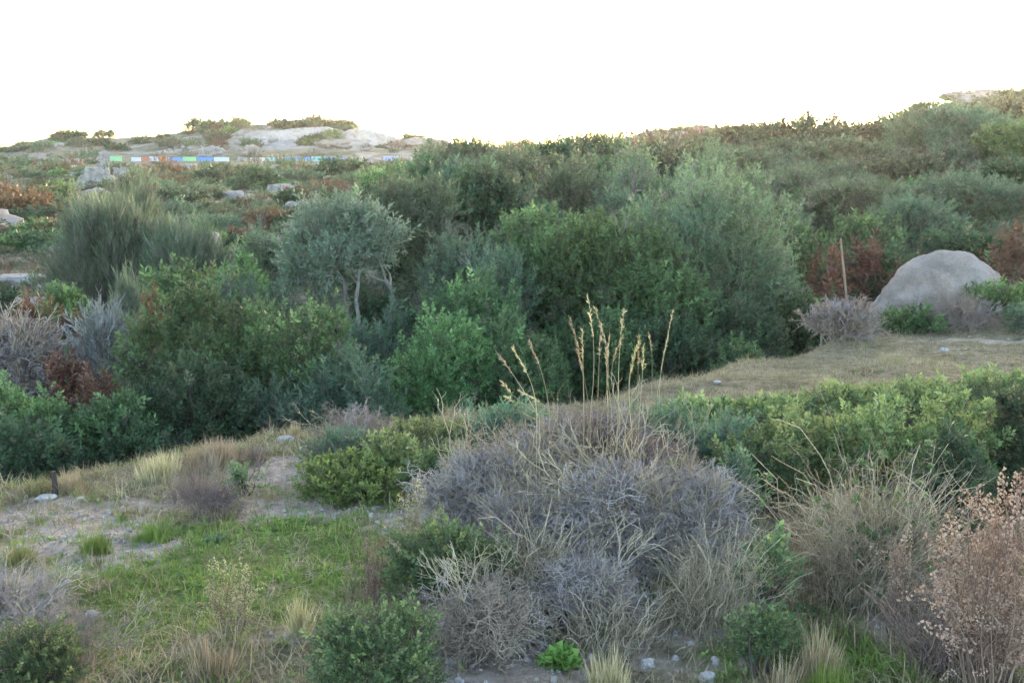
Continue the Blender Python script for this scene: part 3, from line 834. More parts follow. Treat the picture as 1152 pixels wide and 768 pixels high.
# ---------------------------------------------------------------- tufts on the left slope
for i,(a,b,c,e,mm,lab,n) in enumerate([
 (205,280,488,528,'straw','tall dry grass tuft on the gully edge at the top of the left slope',150),
 (150,215,503,540,'straw','dry grass tuft on the gully edge left of the tallest tuft',110),
 (262,305,494,520,'deadtan','brownish dry tuft next to the small stone on the gully edge',70),
 (60,100,522,552,'straw','dry straw tuft beside the wooden stake',60),
 (20,62,528,556,'grassolive','olive grass tuft left of the wooden stake',60),
 (185,245,525,560,'deadtan','brown dry tuft below the gully edge',80),
 (90,130,590,622,'grassgreen','green grass tuft between the two bare soil patches',90),
 (150,205,580,608,'grassgreen','green weed tuft right of the bare soil patch',90),
 (320,345,470,492,'straw','small straw tuft on the gully edge by the white stones',40),
 (895,945,700,766,'straw','straw tuft at the bottom edge left of the seed weed',70),
 (900,965,738,790,'grassgreen','bright green grass tuft at the bottom edge',110),
 (660,710,716,782,'straw','pale grass tuft in front of the clump at the bottom edge',35),
 (850,905,724,790,'straw','dry grass tuft beside the bright green tuft at the bottom edge',35),
 (325,350,660,712,'straw','thin straw tuft left of the rounded green shrub',30),
 (0,40,600,640,'grassolive','olive grass tuft at the left edge by the bare soil',70),
 (215,260,700,768,'straw','straw-coloured grass tuft at the bottom left of centre',35),
 (120,175,560,580,'grassolive','low olive tuft along the upper rim of the bare soil',60),
]):
    tuft('grass_tuft',lab,a,b,c,e,mat=mm,n=n)
tuft('herb','broad-leaved green herb in front of the thorn clump at the bottom',612,650,705,748,mat='grassgreen',n=26,tpl='herb',cat='weed')
tuft('herb','spreading green herb under the small front thorn bush',645,690,682,712,mat='grassgreen',n=30,tpl='herb',cat='weed')
tuft('herb','tiny bluish herb on the grass near the white track',225,262,592,610,mat='blue',n=20,tpl='herb',cat='weed')

# ---------------------------------------------------------------- gully shrubs, left
bush('shrub','big dark green mastic shrub in the gully, its highest left dome','shrub',132,305,316,d=13.2,kind='lentisk',dome=1.35,upbias=.35,K=30,dens=1.3)
bush('shrub','big mastic shrub dome in front of the olive trunks','shrub',235,415,340,d=12.9,kind='lentisk',dome=1.35,upbias=.35,K=30,dens=1.3)
bush('shrub','bluish mastic shrub on the gully slope below the olive trunks','shrub',330,448,392,d=12.4,kind='blue',dome=1.35,upbias=.35,K=22)
bush('shrub','dark green shrub low in the middle of the left gully','shrub',125,300,405,d=11.8,kind='dark',dome=1.35,upbias=.35,K=28,dens=1.3)
bush('shrub','dark blue-green shrub just behind the dry grass on the gully edge','shrub',250,395,425,d=12.0,kind='blue',dome=1.35,upbias=.35,K=24)
bush('shrub','bright green shrub at the left edge above the grassy slope','shrub',-70,85,432,d=11.2,kind='bright',dome=1.35,upbias=.35,K=24)
bush('shrub','dark green shrub right below the rust patch at left','shrub',60,185,438,d=11.0,kind='lentisk',dome=1.35,upbias=.35,K=20)
bush('shrub','dark shrub in the left gully corner just above the stake','shrub',-60,110,468,d=10.3,kind='dark',dome=1.35,upbias=.35,K=24)
bush('shrub','dark shrub behind the dry slope between stake and tufts','shrub',85,210,470,d=10.8,kind='dark',dome=1.35,upbias=.35,K=20)
bush('shrub','greyish lavender shrub in the left gully','shrub',78,170,338,d=14.5,kind='greyblue',K=20,upbias=1.0,px=4.2)
bush('shrub','pale upright shrub at the back of the lavender grey one','shrub',126,166,312,d=15.5,kind='broom',K=10,upbias=1.3,px=4.5)
thorn_bush('lilac grey leafless bush at the left edge of the gully',-30,78,358,452,mat='thorn',K=16,dens=.9,sc=.34,tpl='twigfar',upbias=.8,n0=420,d=14.3)
bush('shrub','rusty brown shrub behind the lilac bush at far left','shrub',12,92,336,d=16.5,kind='rust',K=14,upbias=1.1,px=3.6)
bush('shrub','rusty brown strip of dead fern beside the lavender shrub','shrub',58,96,372,d=13.4,kind='rust',K=8,upbias=1.1,px=3.6)
bush('shrub','rusty orange low shrub beneath the lavender shrub','shrub',84,148,412,d=12.0,kind='rust',K=10,upbias=1.0,px=3.6)
bush('shrub','rusty shrub between the lavender shrub and the big mastic','shrub',160,180,315,d=15.2,kind='rust',K=6,upbias=1.0)
bush('shrub','grey-green fine-stemmed broom, the large rounded one above the gully','broom',66,212,232,d=25,kind='broom',K=26,upbias=1.7,px=4.2,dens=2.0,lobe=.42)
bush('shrub','grey-green broom joined to the right side of the large broom','broom',165,264,250,d=24.5,kind='broom',K=20,upbias=1.5,px=4.2,dens=2.0)
bush('shrub','smaller broom peeping over the top of the large broom','broom',118,186,213,d=33,kind='broom',K=12,upbias=1.5,px=4.6,dens=1.6)
bush('shrub','yellow-green low shrub right of the broom','shrub',235,300,284,d=22,kind='bright',K=12)
bush('shrub','green low shrub between the broom and the olive','shrub',262,330,258,d=30,kind='olive',K=12)
bush('shrub','green shrub under the broom at its left foot','shrub',40,110,312,d=19,kind='bright',K=12,hmin=.4)
bush('shrub','dark green shrub at the left edge by the flat slabs','shrub',-50,22,316,d=20,kind='dark',K=12)
bush('shrub','olive-green shrub filling the dip below the broom','shrub',150,250,300,d=18,kind='lentisk',K=16)
bush('shrub','greyish shrub behind the left dome of the big mastic','shrub',225,330,300,d=17,kind='blue',K=16)

# ---------------------------------------------------------------- olive with visible trunks
def olive_tree(label, blobs, d, trunks, kind='olivepale', px=2.7):
    """an olive whose crown is several ragged cushions on crooked trunks"""
    _seed[0] += 1; rng = np.random.default_rng(_seed[0])
    xc = sum(q[0] + q[1] for q in blobs) / (2 * len(blobs))
    x = ray(xc, 300)[0] * d; z = gz(x, d); o = np.array([x, d, z])
    root = empty('olive_tree', (x, d, z), label, 'tree')
    mb = MB(); tk, lm, sm = KIND[kind]; la, pl = LAREA[tk]; cs = []
    for (x0, x1, y0, y1, dd) in blobs:
        c0 = np.array(pt((x0 + x1) / 2, (y0 + y1) / 2, d + dd)); rx = (x1 - x0) / 2 / F * d
        h = ray(xc, y0)[1] * (d + dd) - ray(xc, y1)[1] * (d + dd)
        sub = MB(); c, rad = crown(sub, TPL[tk], rx, rx * .85, h, px * 1.65 * d / F, 1.5, rng, 13, 0, .42, .3, pl, la, SHK[tk], .3, mix=.13)
        off = c0 - [0, 0, h / 2] - o
        for V, Q, R, I in zip(sub.V, sub.Q, sub.R, sub.I): mb.V.append((V + off).astype(np.float32)); mb.Q.append(Q + mb.n); mb.R.append(R); mb.I.append(I)
        mb.n += sub.n; cs.append(c + off)
    mb.build('crown', [M[lm], M[sm], M[ALT[lm]]], root)
    c = np.concatenate(cs)
    for i, tr in enumerate(trunks):
        P = np.array([np.array(pt(a, b, d - .45 + .15 * i)) - o for a, b in tr])
        foot = P[0].copy(); foot[2] = -.1
        P = np.vstack([foot, P, P[-1] + [rng.normal() * .2, .3, .4]])
        t = np.linspace(0, len(P) - 1, 24); Pi = np.stack([np.interp(t, np.arange(len(P)), P[:, k]) for k in range(3)], 1)
        for _ in range(2): Pi[1:-1] = (Pi[:-2] + 2 * Pi[1:-1] + Pi[2:]) / 4
        tb = MB(); tube(tb, Pi, np.linspace(.042, .020, 24) * (1 + .12 * rng.normal(size=24)), 7, rng=rng)
        for s in range(5):
            k = rng.integers(13, 23)
            near = c[np.argsort(np.linalg.norm(c - Pi[k], axis=1))[:8]]
            tube(tb, curve(Pi[k], near[rng.integers(8)], 7, .1, rng), np.linspace(.020, .005, 7), 5, rng=rng)
        tb.build('trunk', M['palebark'], root, smooth=True)
    return root
M['palebark'] = leafmat('pale_bark', [(.12,.105,.09),(.20,.175,.15),(.29,.26,.22),(.37,.335,.29)], trans=0, rough=.9, noise_scale=9)
olive_tree('grey-green olive with three pale crooked trunks showing under its crown',
   [(310,392,250,348,0),(330,425,212,300,.2),(385,452,232,302,0),(352,412,262,312,-.5)],18.5,
   [[(393,356),(387,336),(389,320),(381,306),(377,298)],[(404,360),(400,338),(403,320),(404,300)],[(438,372),(441,348),(442,328),(434,316),(430,302)]])
olive_tree('grey-green olive standing right behind the one with crooked trunks',
   [(395,470,206,290,0),(440,512,198,300,.4),(455,515,255,345,0)],21.0,[],kind='olive')
bush('shrub','shaded dark shrub beneath the olive crowns','shrub',415,500,315,d=22.5,kind='dark',K=14,dens=1.0)  # dark leaf colour stands in for the shade under the crowns
bush('shrub','dark shaded undergrowth behind the crooked olive trunks','shrub',330,430,290,d=22,kind='dark',K=14,dens=1.0)  # added so its dark leaves give the shaded hollow behind the trunks
bush('shrub','small blue-green shrub at the foot of the crooked trunks','shrub',372,452,352,d=15.5,kind='blue',K=14)
bush('shrub','spiky blue-green shrub in the dark gap right of the crooked trunks','shrub',420,470,335,d=17.2,kind='blue',K=8)

# ---------------------------------------------------------------- middle thicket
MID = [
 ('bright green mastic shrub at the front of the thicket, right of the gully gap',452,560,352,13.6,'bright',22),
 ('green mastic shrub behind the leaning straw stalks',530,632,372,13.9,'lentisk',20),
 ('dark green shrub just left of the front bright mastic',440,500,385,14.6,'lentisk',12),
 ('dark green shrub right behind the tall golden stalks',610,720,345,15.2,'lentisk',20),
 ('dark shrub at the crest right of the golden stalks',700,800,352,15.8,'dark',20),
 ('dark green shrub at the foot of the large greyish tree',770,872,340,17.0,'dark',20),
 ('olive-green shrub left of the rusty ferns',850,925,335,18.2,'lentisk',14),
 ('low green shrub lining the crest before the thicket',790,880,385,15.4,'lentisk',10),
 ('blue-green shrub between olive and bright tree',478,580,270,17.8,'blue',20),
 ('purplish grey-green shrub in the middle of the thicket',520,600,290,16.8,'blue',14),
 ('tall bright green mastic tree in the centre of the thicket',556,690,236,17.8,'lentisk',28),
 ('bright green lower half of the central thicket, left side',470,590,325,15.6,'lentisk',20),
 ('mid-green tree right of the central bright one',640,770,246,17.2,'lentisk',26),
 ('big greyish green tree with a pale crown right of centre',715,876,208,19.0,'olive',32),
 ('green tree crown in front of the big greyish tree',680,800,290,16.6,'lentisk',22),
 ('dark dome of a tree behind the central bright one',480,590,196,24.0,'dark',22),
 ('round blue-green dome tree in the upper middle',525,602,206,25.0,'blue',20),
 ('round olive-green dome tree beside the blue-green dome',596,684,188,26.5,'olive',22),
 ('grey-green tree below the tan rocks of the ridge',664,780,178,28.0,'olive',24),
 ('pale green tree on the right shoulder of the thicket',760,850,176,29.0,'olive',18),
 ('dark grey-green tree left of the ridge line centre',430,540,178,32.0,'dark',22),
 ('dull green tree touching the sky left of centre',478,586,155,38.0,'olive',22),
 ('dark green tree touching the sky in the centre',560,650,154,40.0,'dark',18),
 ('grey-green tree touching the sky right of centre',630,724,151,41.0,'olive',18),
 ('brownish tree below the skyline in the centre',560,680,168,34.0,'brownish',20),
 ('brownish green tree below the ridge right of centre',690,800,160,38.0,'brownish',20),
 ('dark green tree above the olive at the thicket\'s left shoulder',410,500,196,40.0,'dark',16),
 ('yellow-green shrub on the left shoulder of the thicket',408,478,186,62.0,'bright',12),
 ('brownish skyline tree left of the bare twig trees',796,880,142,62.0,'brownish',18),
 ('green skyline tree right beside the first brownish one',850,930,134,58.0,'brownish',18),
 ('grey-green shrub mass below the brownish skyline trees',790,880,170,46.0,'olive',18),
 ('olive-coloured tree mass in the right half of the thicket',826,930,192,34.0,'olive',24),
 ('lilac-green tree left of the slope under the sun',866,972,186,36.0,'blue',22),
 ('green tree above the leaning red pole',905,1012,206,30.0,'olive',24),
 ('brownish tree on the slope under the setting sun',900,1000,160,46.0,'brownish',22),
 ('brown-green tree in the dip where the sun sets',930,1030,140,56.0,'brownish',22),
 ('brownish green tree right of the setting sun',985,1070,124,54.0,'brownish',20),
 ('brown shaded tree in the middle of the right slope',960,1060,176,40.0,'brownish',22),
 ('tall grey-green tree on the skyline at right',1010,1085,114,50.0,'olive',20),
 ('pale upright skyline tree just left of the rocky knob',1052,1132,124,47.0,'blue',20),
 ('bright green tree at the right edge under the rocky hill',1104,1210,140,41.0,'bright',22),
 ('dark green tree at the right edge below the bright one',1092,1190,182,36.0,'dark',20),
 ('blue-green tree behind the granite boulder',1024,1150,200,31.0,'blue',28),
 ('grey-green tree above and left of the boulder',975,1075,232,27.0,'blue',22),
 ('green shrub with lit top behind the leaning red pole',918,1010,240,24.5,'lentisk',20),
 ('green shrub between greyish tree and rusty ferns',850,930,250,22.5,'lentisk',20),
 ('dark shrub directly behind the granite boulder',1040,1140,258,24.0,'dark',18),
 ('round green tree on the right slope left of the brown shaded one',880,965,214,32.0,'lentisk',18),
 ('small round grey tree high on the right slope',950,1010,182,44.0,'olive',14),
 ('round blue-green tree between the tall skyline tree and the dark edge tree',1050,1115,168,42.0,'blue',16),
 ('round grey-green tree just under the brownish skyline trees',840,915,162,50.0,'olive',16),
 ('low round brownish tree on the skyline between the two bare trees and the ridge',770,830,158,56.0,'brownish',14),
 ('round green tree on the right slope above the boulder, the lowest of three',1015,1080,205,35.0,'lentisk',16),
 ('round olive-green tree right of the big greyish tree',835,905,226,27.0,'olive',18),
 ('round dark tree left of the big greyish tree, in the upper middle',640,720,172,33.0,'dark',16),
 ('blue-green round tree above the first dome of the thicket',500,570,180,31.0,'blue',14),
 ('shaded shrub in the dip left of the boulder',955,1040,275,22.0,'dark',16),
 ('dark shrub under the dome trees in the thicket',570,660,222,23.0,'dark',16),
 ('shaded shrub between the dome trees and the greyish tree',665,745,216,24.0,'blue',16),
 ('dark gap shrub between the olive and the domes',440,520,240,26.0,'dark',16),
]
for lab,a,b,c,d,k,K in MID:
    tree = 'tree' in lab
    a, b = a - (b - a) * .12, b + (b - a) * .12
    bush('tree' if tree else 'shrub', lab, 'tree' if tree else 'shrub', a, b, c, d=d, kind=k, K=K, dens=2.0 if tree else 1.5, px=2.6 if d<30 else (2.1 if d<43 else 1.7), sub=(.38,.66) if tree else (.3,.6), dome=1.15 if tree else 1.35, upbias=.35,
         lobe=.40, leafpart='crown' if tree else 'foliage', stems=d<30, rag=.07 if tree else .15)
for lab,a,b,c,d in [('rusty dead fern thicket behind the leaning red pole',906,950,284,20.5),('rusty dead fern patch right of the leaning pole',955,1003,272,21.5),
                    ('rusty brown shrub at the right edge behind the boulder',1118,1180,244,22.5),('rusty fern patch low before the right thicket',900,940,320,19.0),
                    ('faint rusty shrub right of the greyish tree',840,900,300,21)]:
    bush('shrub',lab,'shrub',a,b,c,d=d,kind='rust',K=10,upbias=1.2,px=3.6,dens=1.0)

# bare grey branches in the thicket
def bare_tree(label, base, tips, d, mat='bark', r=.03, leaves=None, seed=5, cat='tree', name='dead_tree'):
    rng = np.random.default_rng(seed)
    b = np.array(pt(*base, d)); g = np.array([b[0], d, gz(b[0], d)])
    root = empty(name, g, label, cat)
    mb = MB(); tp = []
    k = b - g
    tube(mb, curve([0,0,-.1], k, 6, .03, rng), np.linspace(r*1.5, r, 6), 6, rng=rng)
    for t in tips:
        e = np.array(pt(*t, d + rng.normal()*.2)) - g
        P = curve(k, e, 8, .08, rng); tube(mb, P, np.linspace(r, r*.25, 8), 5, rng=rng); tp += list(P[3:])
        for s in range(6):
            q = P[rng.integers(3,8)]; e2 = q + rng.normal(size=3)*np.linalg.norm(e-k)*.16 + [0,0,.1*np.linalg.norm(e-k)]
            tube(mb, curve(q, e2, 4, .1, rng), np.linspace(r*.3, r*.12, 4), 3, rng=rng); tp.append(e2)
    mb.build('branch', M[mat], root)
    if leaves:
        lb = MB(); tp = np.array(tp); tp = tp[rng.integers(0,len(tp),leaves[1])] + rng.normal(size=(leaves[1],3))*leaves[2]
        T = TPL['lent'][0]
        scatter(lb, T, tp, rng.normal(size=tp.shape)+[0,0,.5], leaves[3], rng)
        lb.build('leaf_spray', [M[leaves[0]], M['darkbark']], root)
bare_tree('dead grey branches sticking out of the thicket crowns',(708,232),[(697,196),(709,190),(722,214),(690,214),(716,200)],25.0,seed=6)
bare_tree('bare grey stems at the back of the central tree',(700,262),[(688,236),(702,240),(716,236)],16.8,seed=7,r=.012)
bare_tree('thin tree with reddish leaves on the skyline left of the sun, the bushier one',(940,150),[(930,128),(945,123),(953,132),(938,126),(950,126)],60,mat='darkbark',r=.07,leaves=('rust',520,.38,.2),seed=8,name='skyline_tree')
bare_tree('thin skyline tree with a small round head, leftmost of the pair',(906,148),[(904,126),(910,124),(901,130)],60,mat='darkbark',r=.07,leaves=('brownish',360,.3,.2),seed=9,name='skyline_tree')
bare_tree('pale forked dead branch lying in front of the brushwood',(925,372),[(912,352),(918,345),(912,366)],14.5,seed=12,r=.015,name='dead_branch',cat='branch')

# leaning pole
mb = MB(); p0 = np.array(pt(962,352,16.3)); p0[2]=gz(p0[0],16.3)-.05; p1=np.array(pt(947,268,16.3))
P = np.array([p0+(p1-p0)*t for t in np.linspace(0,1,9)]); P += RNG.normal(size=P.shape)*.008
tube(mb, P-p0, np.linspace(.026,.014,9), 8, rng=RNG)
tag(mb.build('pole', M['redwood'], None, p0, smooth=True),'reddish wooden pole leaning left among the brushwood beside the boulder','pole')
# stake
mb = MB(); x,d,z = at(62,557); hh = pt(62,530,d)[2]-z
V,Q = tube_arrays(np.array([[0,0,-.1],[.004,0,hh*.5],[0,0,hh]]),[.022,.020,.018],7); mb.add(V,Q,.2)
mb.add(np.array([[.018*math.cos(a),.018*math.sin(a),hh+.001] for a in (0.3,1.9,3.4,5.0)]),[[0,1,2,3]],.5)
tag(mb.build('stake', M['darkbark'], None, (x,d,z)),'short dark wooden stake on the left slope by the gully edge','stake')

# ---------------------------------------------------------------- rocks
rock('boulder','large smooth granite boulder on the plateau at right','boulder',982,1116,289,362,mat='granite',depth=.75,amp=.11,squar=.10,sub=6,shear=.30,d=15.6,deep=True)
rock('slab','long flat white rock slab at the left edge','rock',-8,48,305,322,mat='palerock',d=30,flat=.2,squar=.5,amp=.2)
rock('slab','grey flat rock slab below the white one at the left edge','rock',8,52,328,350,mat='palerock',d=24,flat=.2,squar=.5,amp=.2)
rock('slab','pale rock slab right of the white one under the broom','rock',44,84,314,332,mat='palerock',d=28,flat=.25,squar=.5,amp=.2)
for lab,a,b,c,e in [('pale grey rock on the left hillside, the largest below the painted wall',94,124,192,212),
  ('small pale rock left of centre on the far hillside',170,186,195,204),('tan boulder in the middle of the left hillside',128,146,190,204),
  ('pale flat rock between the broom and the olive',318,348,229,245),('white flat rock left of the flat one by the olive',288,308,232,241),
  ('tan outcrop on the upper left slope',66,92,180,190),('tan rock at the far left slope',34,54,174,184),('pale rock on the hill above the painted wall',222,252,167,178),
  ('tan rock beneath the quarry face at right',360,392,158,168),('grey boulder at the right end of the painted wall',450,492,174,187),
  ('grey rock left of the broom',52,72,278,292),('small white stone on the hillside above the broom',56,64,233,239),
  ('pale rock above the painted wall near its left end',112,126,171,180),('tan rock between painted wall and quarry',274,292,165,175),
  ('grey rock face under the right end of the painted wall',380,425,178,190),('pale rock low on the hill above the olive',348,372,185,196)]:
    rock('rock',lab,'rock',a,b,c,e,mat='palerock' if ('pale' in lab or 'white' in lab) else 'tanrock',amp=.55,squar=.35)
rock('rock','rocky knob on the right skyline','rock',1062,1112,106,124,mat='tanrock',d=98,amp=.35)
rock('rock','tan rock ridge at the right edge of the skyline','rock',1112,1150,119,134,mat='tanrock',d=100,amp=.5,depth=.7)
rock('rock','pinkish bare rock low under the right skyline','rock',1128,1160,133,142,mat='tanrock',d=90,amp=.5,depth=.7)
rock('rock','tan rock knob on the middle skyline','rock',770,794,144,160,mat='tanrock',d=108,amp=.5)
rock('rock','tan rock left of the middle skyline knob','rock',735,764,153,166,mat='tanrock',d=112,amp=.5,depth=.8)
rock('rock','tan rock right of the middle skyline knob','rock',800,826,153,168,mat='tanrock',d=106,amp=.5,depth=.8)
M['quarry'] = noisemat('quarry_rock', [(.2,(.22,.18,.15)),(.42,(.38,.31,.26)),(.6,(.50,.42,.355)),(.75,(.42,.38,.34))], scale=.35, scale2=3, bump=.6)
# quarry cliff: a tall broken rock face
def cliff(label, prof, bot, d, mat, thick=5.0):
    rng = np.random.default_rng(4); xs = [p[0] for p in prof]; tops = [p[1] for p in prof]
    nu, nv = 150, 40; U = np.linspace(xs[0], xs[-1], nu); T = np.interp(U, xs, tops)
    z0 = ray(400, bot)[1] * d
    V = np.zeros((nv, nu, 3))
    for j in range(nv):
        v = j / (nv - 8)
        X = (U - 576) / F * d / (CP)
        Ht = np.array([ray(u, t)[1] * d for u, t in zip(U, T)]) - z0
        if v <= 1:
            Z = z0 - 1.5 + (Ht + 1.5) * v; Yd = d + thick * .55 * v + 1.2 * v ** 3
        else:
            k = (v - 1) * 5; Z = z0 + Ht * (1 - .25 * k * k) ; Yd = d + thick * .55 + 1.2 + k * 5
        n1 = fbm(U * .12, Z * 1.0 + 30, 6, 5) * 2.6 + fbm(U * .03, Z * .3 + 9, 7, 3) * 2.5
        V[j, :, 0] = X + fbm(Z * 1.1, U * .2, 12, 3) * .5; V[j, :, 1] = Yd + n1 * (v > 0); V[j, :, 2] = Z + fbm(U * .2, Yd * .5 + j, 8, 4) * .5 * (v > .2)
    idx = np.arange(nu * nv).reshape(nv, nu)
    Q = np.stack([idx[:-1, :-1], idx[:-1, 1:], idx[1:, 1:], idx[1:, :-1]], -1).reshape(-1, 4)
    o = np.array([(U.mean() - 576) / F * d, d, z0]); mb = MB(); mb.add(V.reshape(-1, 3) - o, Q, .5)
    tag(mb.build('cliff', M[mat], None, o), label, 'cliff')
cliff('broad pale tan quarry face below the crest of the far left hill', [(255,168),(275,158),(290,152),(320,146),(350,143),(372,143),(388,147),(402,144),(420,146),(436,151),(452,156),(470,164)], 171, 209, 'quarry')
rock('rock','low grey rock outcrop on the slope right of the quarry face','rock',440,505,157,172,mat='tanrock',d=206,amp=.4,depth=.4)

STONES = [('white stone in the grass at the lower left',95,109,688,696),('white chalky stone at the bottom edge in the middle',721,737,742,754),
 ('pinkish white stone at the bottom edge right of the chalky one',787,805,757,768),('small grey stone on the gully edge by the tall dry tuft',258,269,488,497),
 ('flat white stone on the gully edge right of the dry tuft',312,330,491,497),('white stone beside the rounded shrub at the bottom',500,516,739,748),
 ('pale flat stone by the wooden stake',40,62,558,564),('small white stone on the upper rim of the bare soil',86,94,559,564),
 ('white pebble on the soil in front of the tan tangle',980,988,694,699),('second white pebble below the tangle, nearer the edge',982,990,704,709),
 ('small white stone near the bottom, left of the chalky one',699,707,727,731),('white pebble under the thorn clump, above the chalky stone',773,781,722,727),
 ('small stone at the left edge on the bare soil',-2,6,620,627),('white stone on the plateau before the boulder',982,990,374,378),
 ('white stone lying on the plateau above the green band',1058,1068,391,396),('white stone behind the golden stalks on the crest',803,811,428,432),
 ('stone lying by the small green cushion',262,270,533,539)]
for lab,a,b,c,e in STONES:
    rock('stone',lab,'stone',a,b,c,e,mat='whitestone',amp=.3,squar=.4)
rs = np.random.default_rng(77)
for i in range(46):
    if i < 22: px,py = rs.uniform(860,1140), rs.uniform(372,420); lab='small pale pebble scattered on the short dry grass of the right plateau'; gp='pebbles on the right plateau'; s=rs.uniform(2,4)
    else:
        q = DIRT[int(rs.integers(0,14))]; px,py = q[0]+rs.normal()*22, q[1]+rs.normal()*6; lab='small pale pebble scattered on the bare soil of the left slope'; gp='pebbles on the bare soil'; s=rs.uniform(3,7)
    o = rock('pebble',lab,'pebble',px,px+s,py-s*.5,py,mat='whitestone',group=gp,amp=.3,sub=2)

# orange leaf
x,d,z = at(391,565)
mb = MB()
for k in range(9):
    a = k*.7; v,q = leaf(np.array([0,0,.02]), np.array([math.cos(a),math.sin(a),.5]), .035, .022, RNG); mb.add(v,q,RNG.random())
M['orange'] = leafmat('orange_dead_leaf',[(.4,.12,.02),(.5,.17,.03),(.55,.22,.05)],trans=.2)
tag(mb.build('dead_leaf', M['orange'], None, (x,d,z+.03)),'small orange dead leaf cluster lying before the lime-green shrub','leaf')

# ---------------------------------------------------------------- painted wall segments far away
def flat(name, c):
    return noisemat(name, [(.2,tuple(x*.75 for x in c)),(.5,c),(.8,tuple(min(.9,x*1.15) for x in c))], scale=1.5, scale2=12, rough=.7, bump=.1)
PC = {'white':(.72,.72,.74),'red':(.70,.16,.08),'orange':(.75,.27,.08),'blue':(.10,.32,.72),'palegreen':(.35,.68,.30),'teal':(.18,.55,.55),'yellow':(.75,.78,.10),'greenblue':(.25,.55,.62),'lilac':(.42,.45,.75)}
for k,c in PC.items(): M['p_'+k] = flat('painted_'+k, tuple(.72*v+.05 for v in c))
SEG = [(124,138,'palegreen'),(147,159,'white'),(160,168,'red'),(168.5,179,'white'),(179.5,188,'orange'),(188.5,206,'blue'),(206.5,221,'palegreen'),(221.5,240,'blue'),(241,258,'white'),
       (281,299,'white'),(299.5,320,'greenblue'),(320.5,335,'blue'),(335.5,349,'blue'),(350,367,'teal'),(367.5,391,'blue'),(431,449,'lilac'),(450,462,'yellow')]
rs0 = np.random.default_rng(8)
for i,(a,b,c) in enumerate(SEG):
    a += rs0.uniform(0,1.2); b -= rs0.uniform(0,1.2)
    dd = 176.0 + rs0.uniform(-.4,.4)
    p = np.array(pt((a+b)/2, 183, dd)); g = gz(p[0], dd); w = (b-a)/F*dd; top = pt(a, 176 if c=='yellow' else 177.6, dd)[2] - g
    top = rs0.uniform(.5, .74)
    bm = bmesh.new(); bmesh.ops.create_cube(bm, size=1)
    bmesh.ops.scale(bm, vec=(w, .25, top+.5), verts=bm.verts); bmesh.ops.translate(bm, vec=(0,0,top/2-.25), verts=bm.verts)
    # coping strip and two buttress posts
    for (cx,cz,sx,sz,dy) in ((0,top+.035,w+.04,.07,.36),(-w/2+.12,top/2,.16,top*.98,.34),(w/2-.12,top/2,.16,top*.98,.34)):
        r = bmesh.ops.create_cube(bm, size=1); bmesh.ops.scale(bm, vec=(sx,dy,sz), verts=r['verts']); bmesh.ops.translate(bm, vec=(cx,0,cz), verts=r['verts'])
    bmesh.ops.bevel(bm, geom=bm.edges[:], offset=.012, segments=1, affect='EDGES')
    me = bpy.data.meshes.new('painted_panel'); bm.to_mesh(me); bm.free(); me.materials.append(M['p_'+c])
    o = bpy.data.objects.new('painted_panel', me); COL.objects.link(o); o.location = (p[0], dd, g)
    nb = ' between its neighbours' 
    nm = {'palegreen':'pale green','greenblue':'turquoise'}.get(c,c)
    prev = SEG[i-1][2] if i else None; nxt = SEG[i+1][2] if i+1<len(SEG) else None
    f = lambda t: {'palegreen':'pale green','greenblue':'turquoise'}.get(t,t)
    if prev is None: s = f'{nm} panel at the left end of the painted row on the far hillside'
    elif nxt is None: s = f'{nm} panel at the right end of the painted row on the far hillside'
    else: s = f'{nm} panel of the far row, {f(prev)} one on its left, {f(nxt)} on its right'
    tag(o, s, 'panel', 'painted panels along the far hillside')

# ---------------------------------------------------------------- far hillside scrub
def far_protos(kind, n, seed, tk=None):
    out = []
    for i in range(n):
        rng = np.random.default_rng(seed + i); mb = MB()
        tk_, lm, sm = KIND[kind]; la, pl = LAREA[tk_]
        crown(mb, TPL[tk_], 1, 1, 1.25, .15, 1.5, rng, 10, 0, .42, .5, pl, la, SHK[tk_], .15)
        o = mb.build('scrub_proto', [M[lm], M[sm]]); out.append(o.data); bpy.data.objects.remove(o)
    return out
FP = {k: far_protos(k, 3, 900 + 10 * i) for i, k in enumerate(['dark','olive','rust','bright','brownish','blue'])}
rs = np.random.default_rng(91)
ADJ = {'dark':'dark green','olive':'grey-green','rust':'rusty brown','bright':'fresh green','brownish':'brownish','blue':'bluish grey'}
def far_shrub(px, d, w, k, zone, hf=1.0):
    if 110 < px < 475 and 138 < d < 178: d -= 42; w *= .8
    x = ray(px, 180)[0] * d; z = gz(x, d)
    me = FP[k][int(rs.integers(0, 3))]
    o = bpy.data.objects.new('hill_shrub', me); COL.objects.link(o)
    o.location = (x, d, z - .1 * w); o.rotation_euler = (0, 0, rs.random() * 6.28)
    s = w / 2
    o.scale = (s * rs.uniform(.85, 1.25), s * rs.uniform(.85, 1.2), s * rs.uniform(.55, .85) * hf)
    tag(o, f'{ADJ[k]} shrub {zone}', 'shrub', f'{ADJ[k]} shrubs {zone}')
    return o
kinds = ['dark','olive','rust','bright','brownish','blue']
def zone(n, pxr, dr, wr, text, prob):
    for _ in range(n):
        px = rs.uniform(*pxr); d = math.exp(rs.uniform(math.log(dr[0]), math.log(dr[1])))
        far_shrub(px, d, rs.uniform(*wr), kinds[int(rs.choice(6, p=prob))], text)
zone(70, (-60, 470), (206, 240), (1.8, 5.0), 'on the crest of the far left hill', [.5,.15,.05,.08,.17,.05])
zone(75, (-60, 440), (105, 160), (1.2, 3.4), 'on the far left hillside below the painted row', [.36,.25,.05,.1,.16,.08])
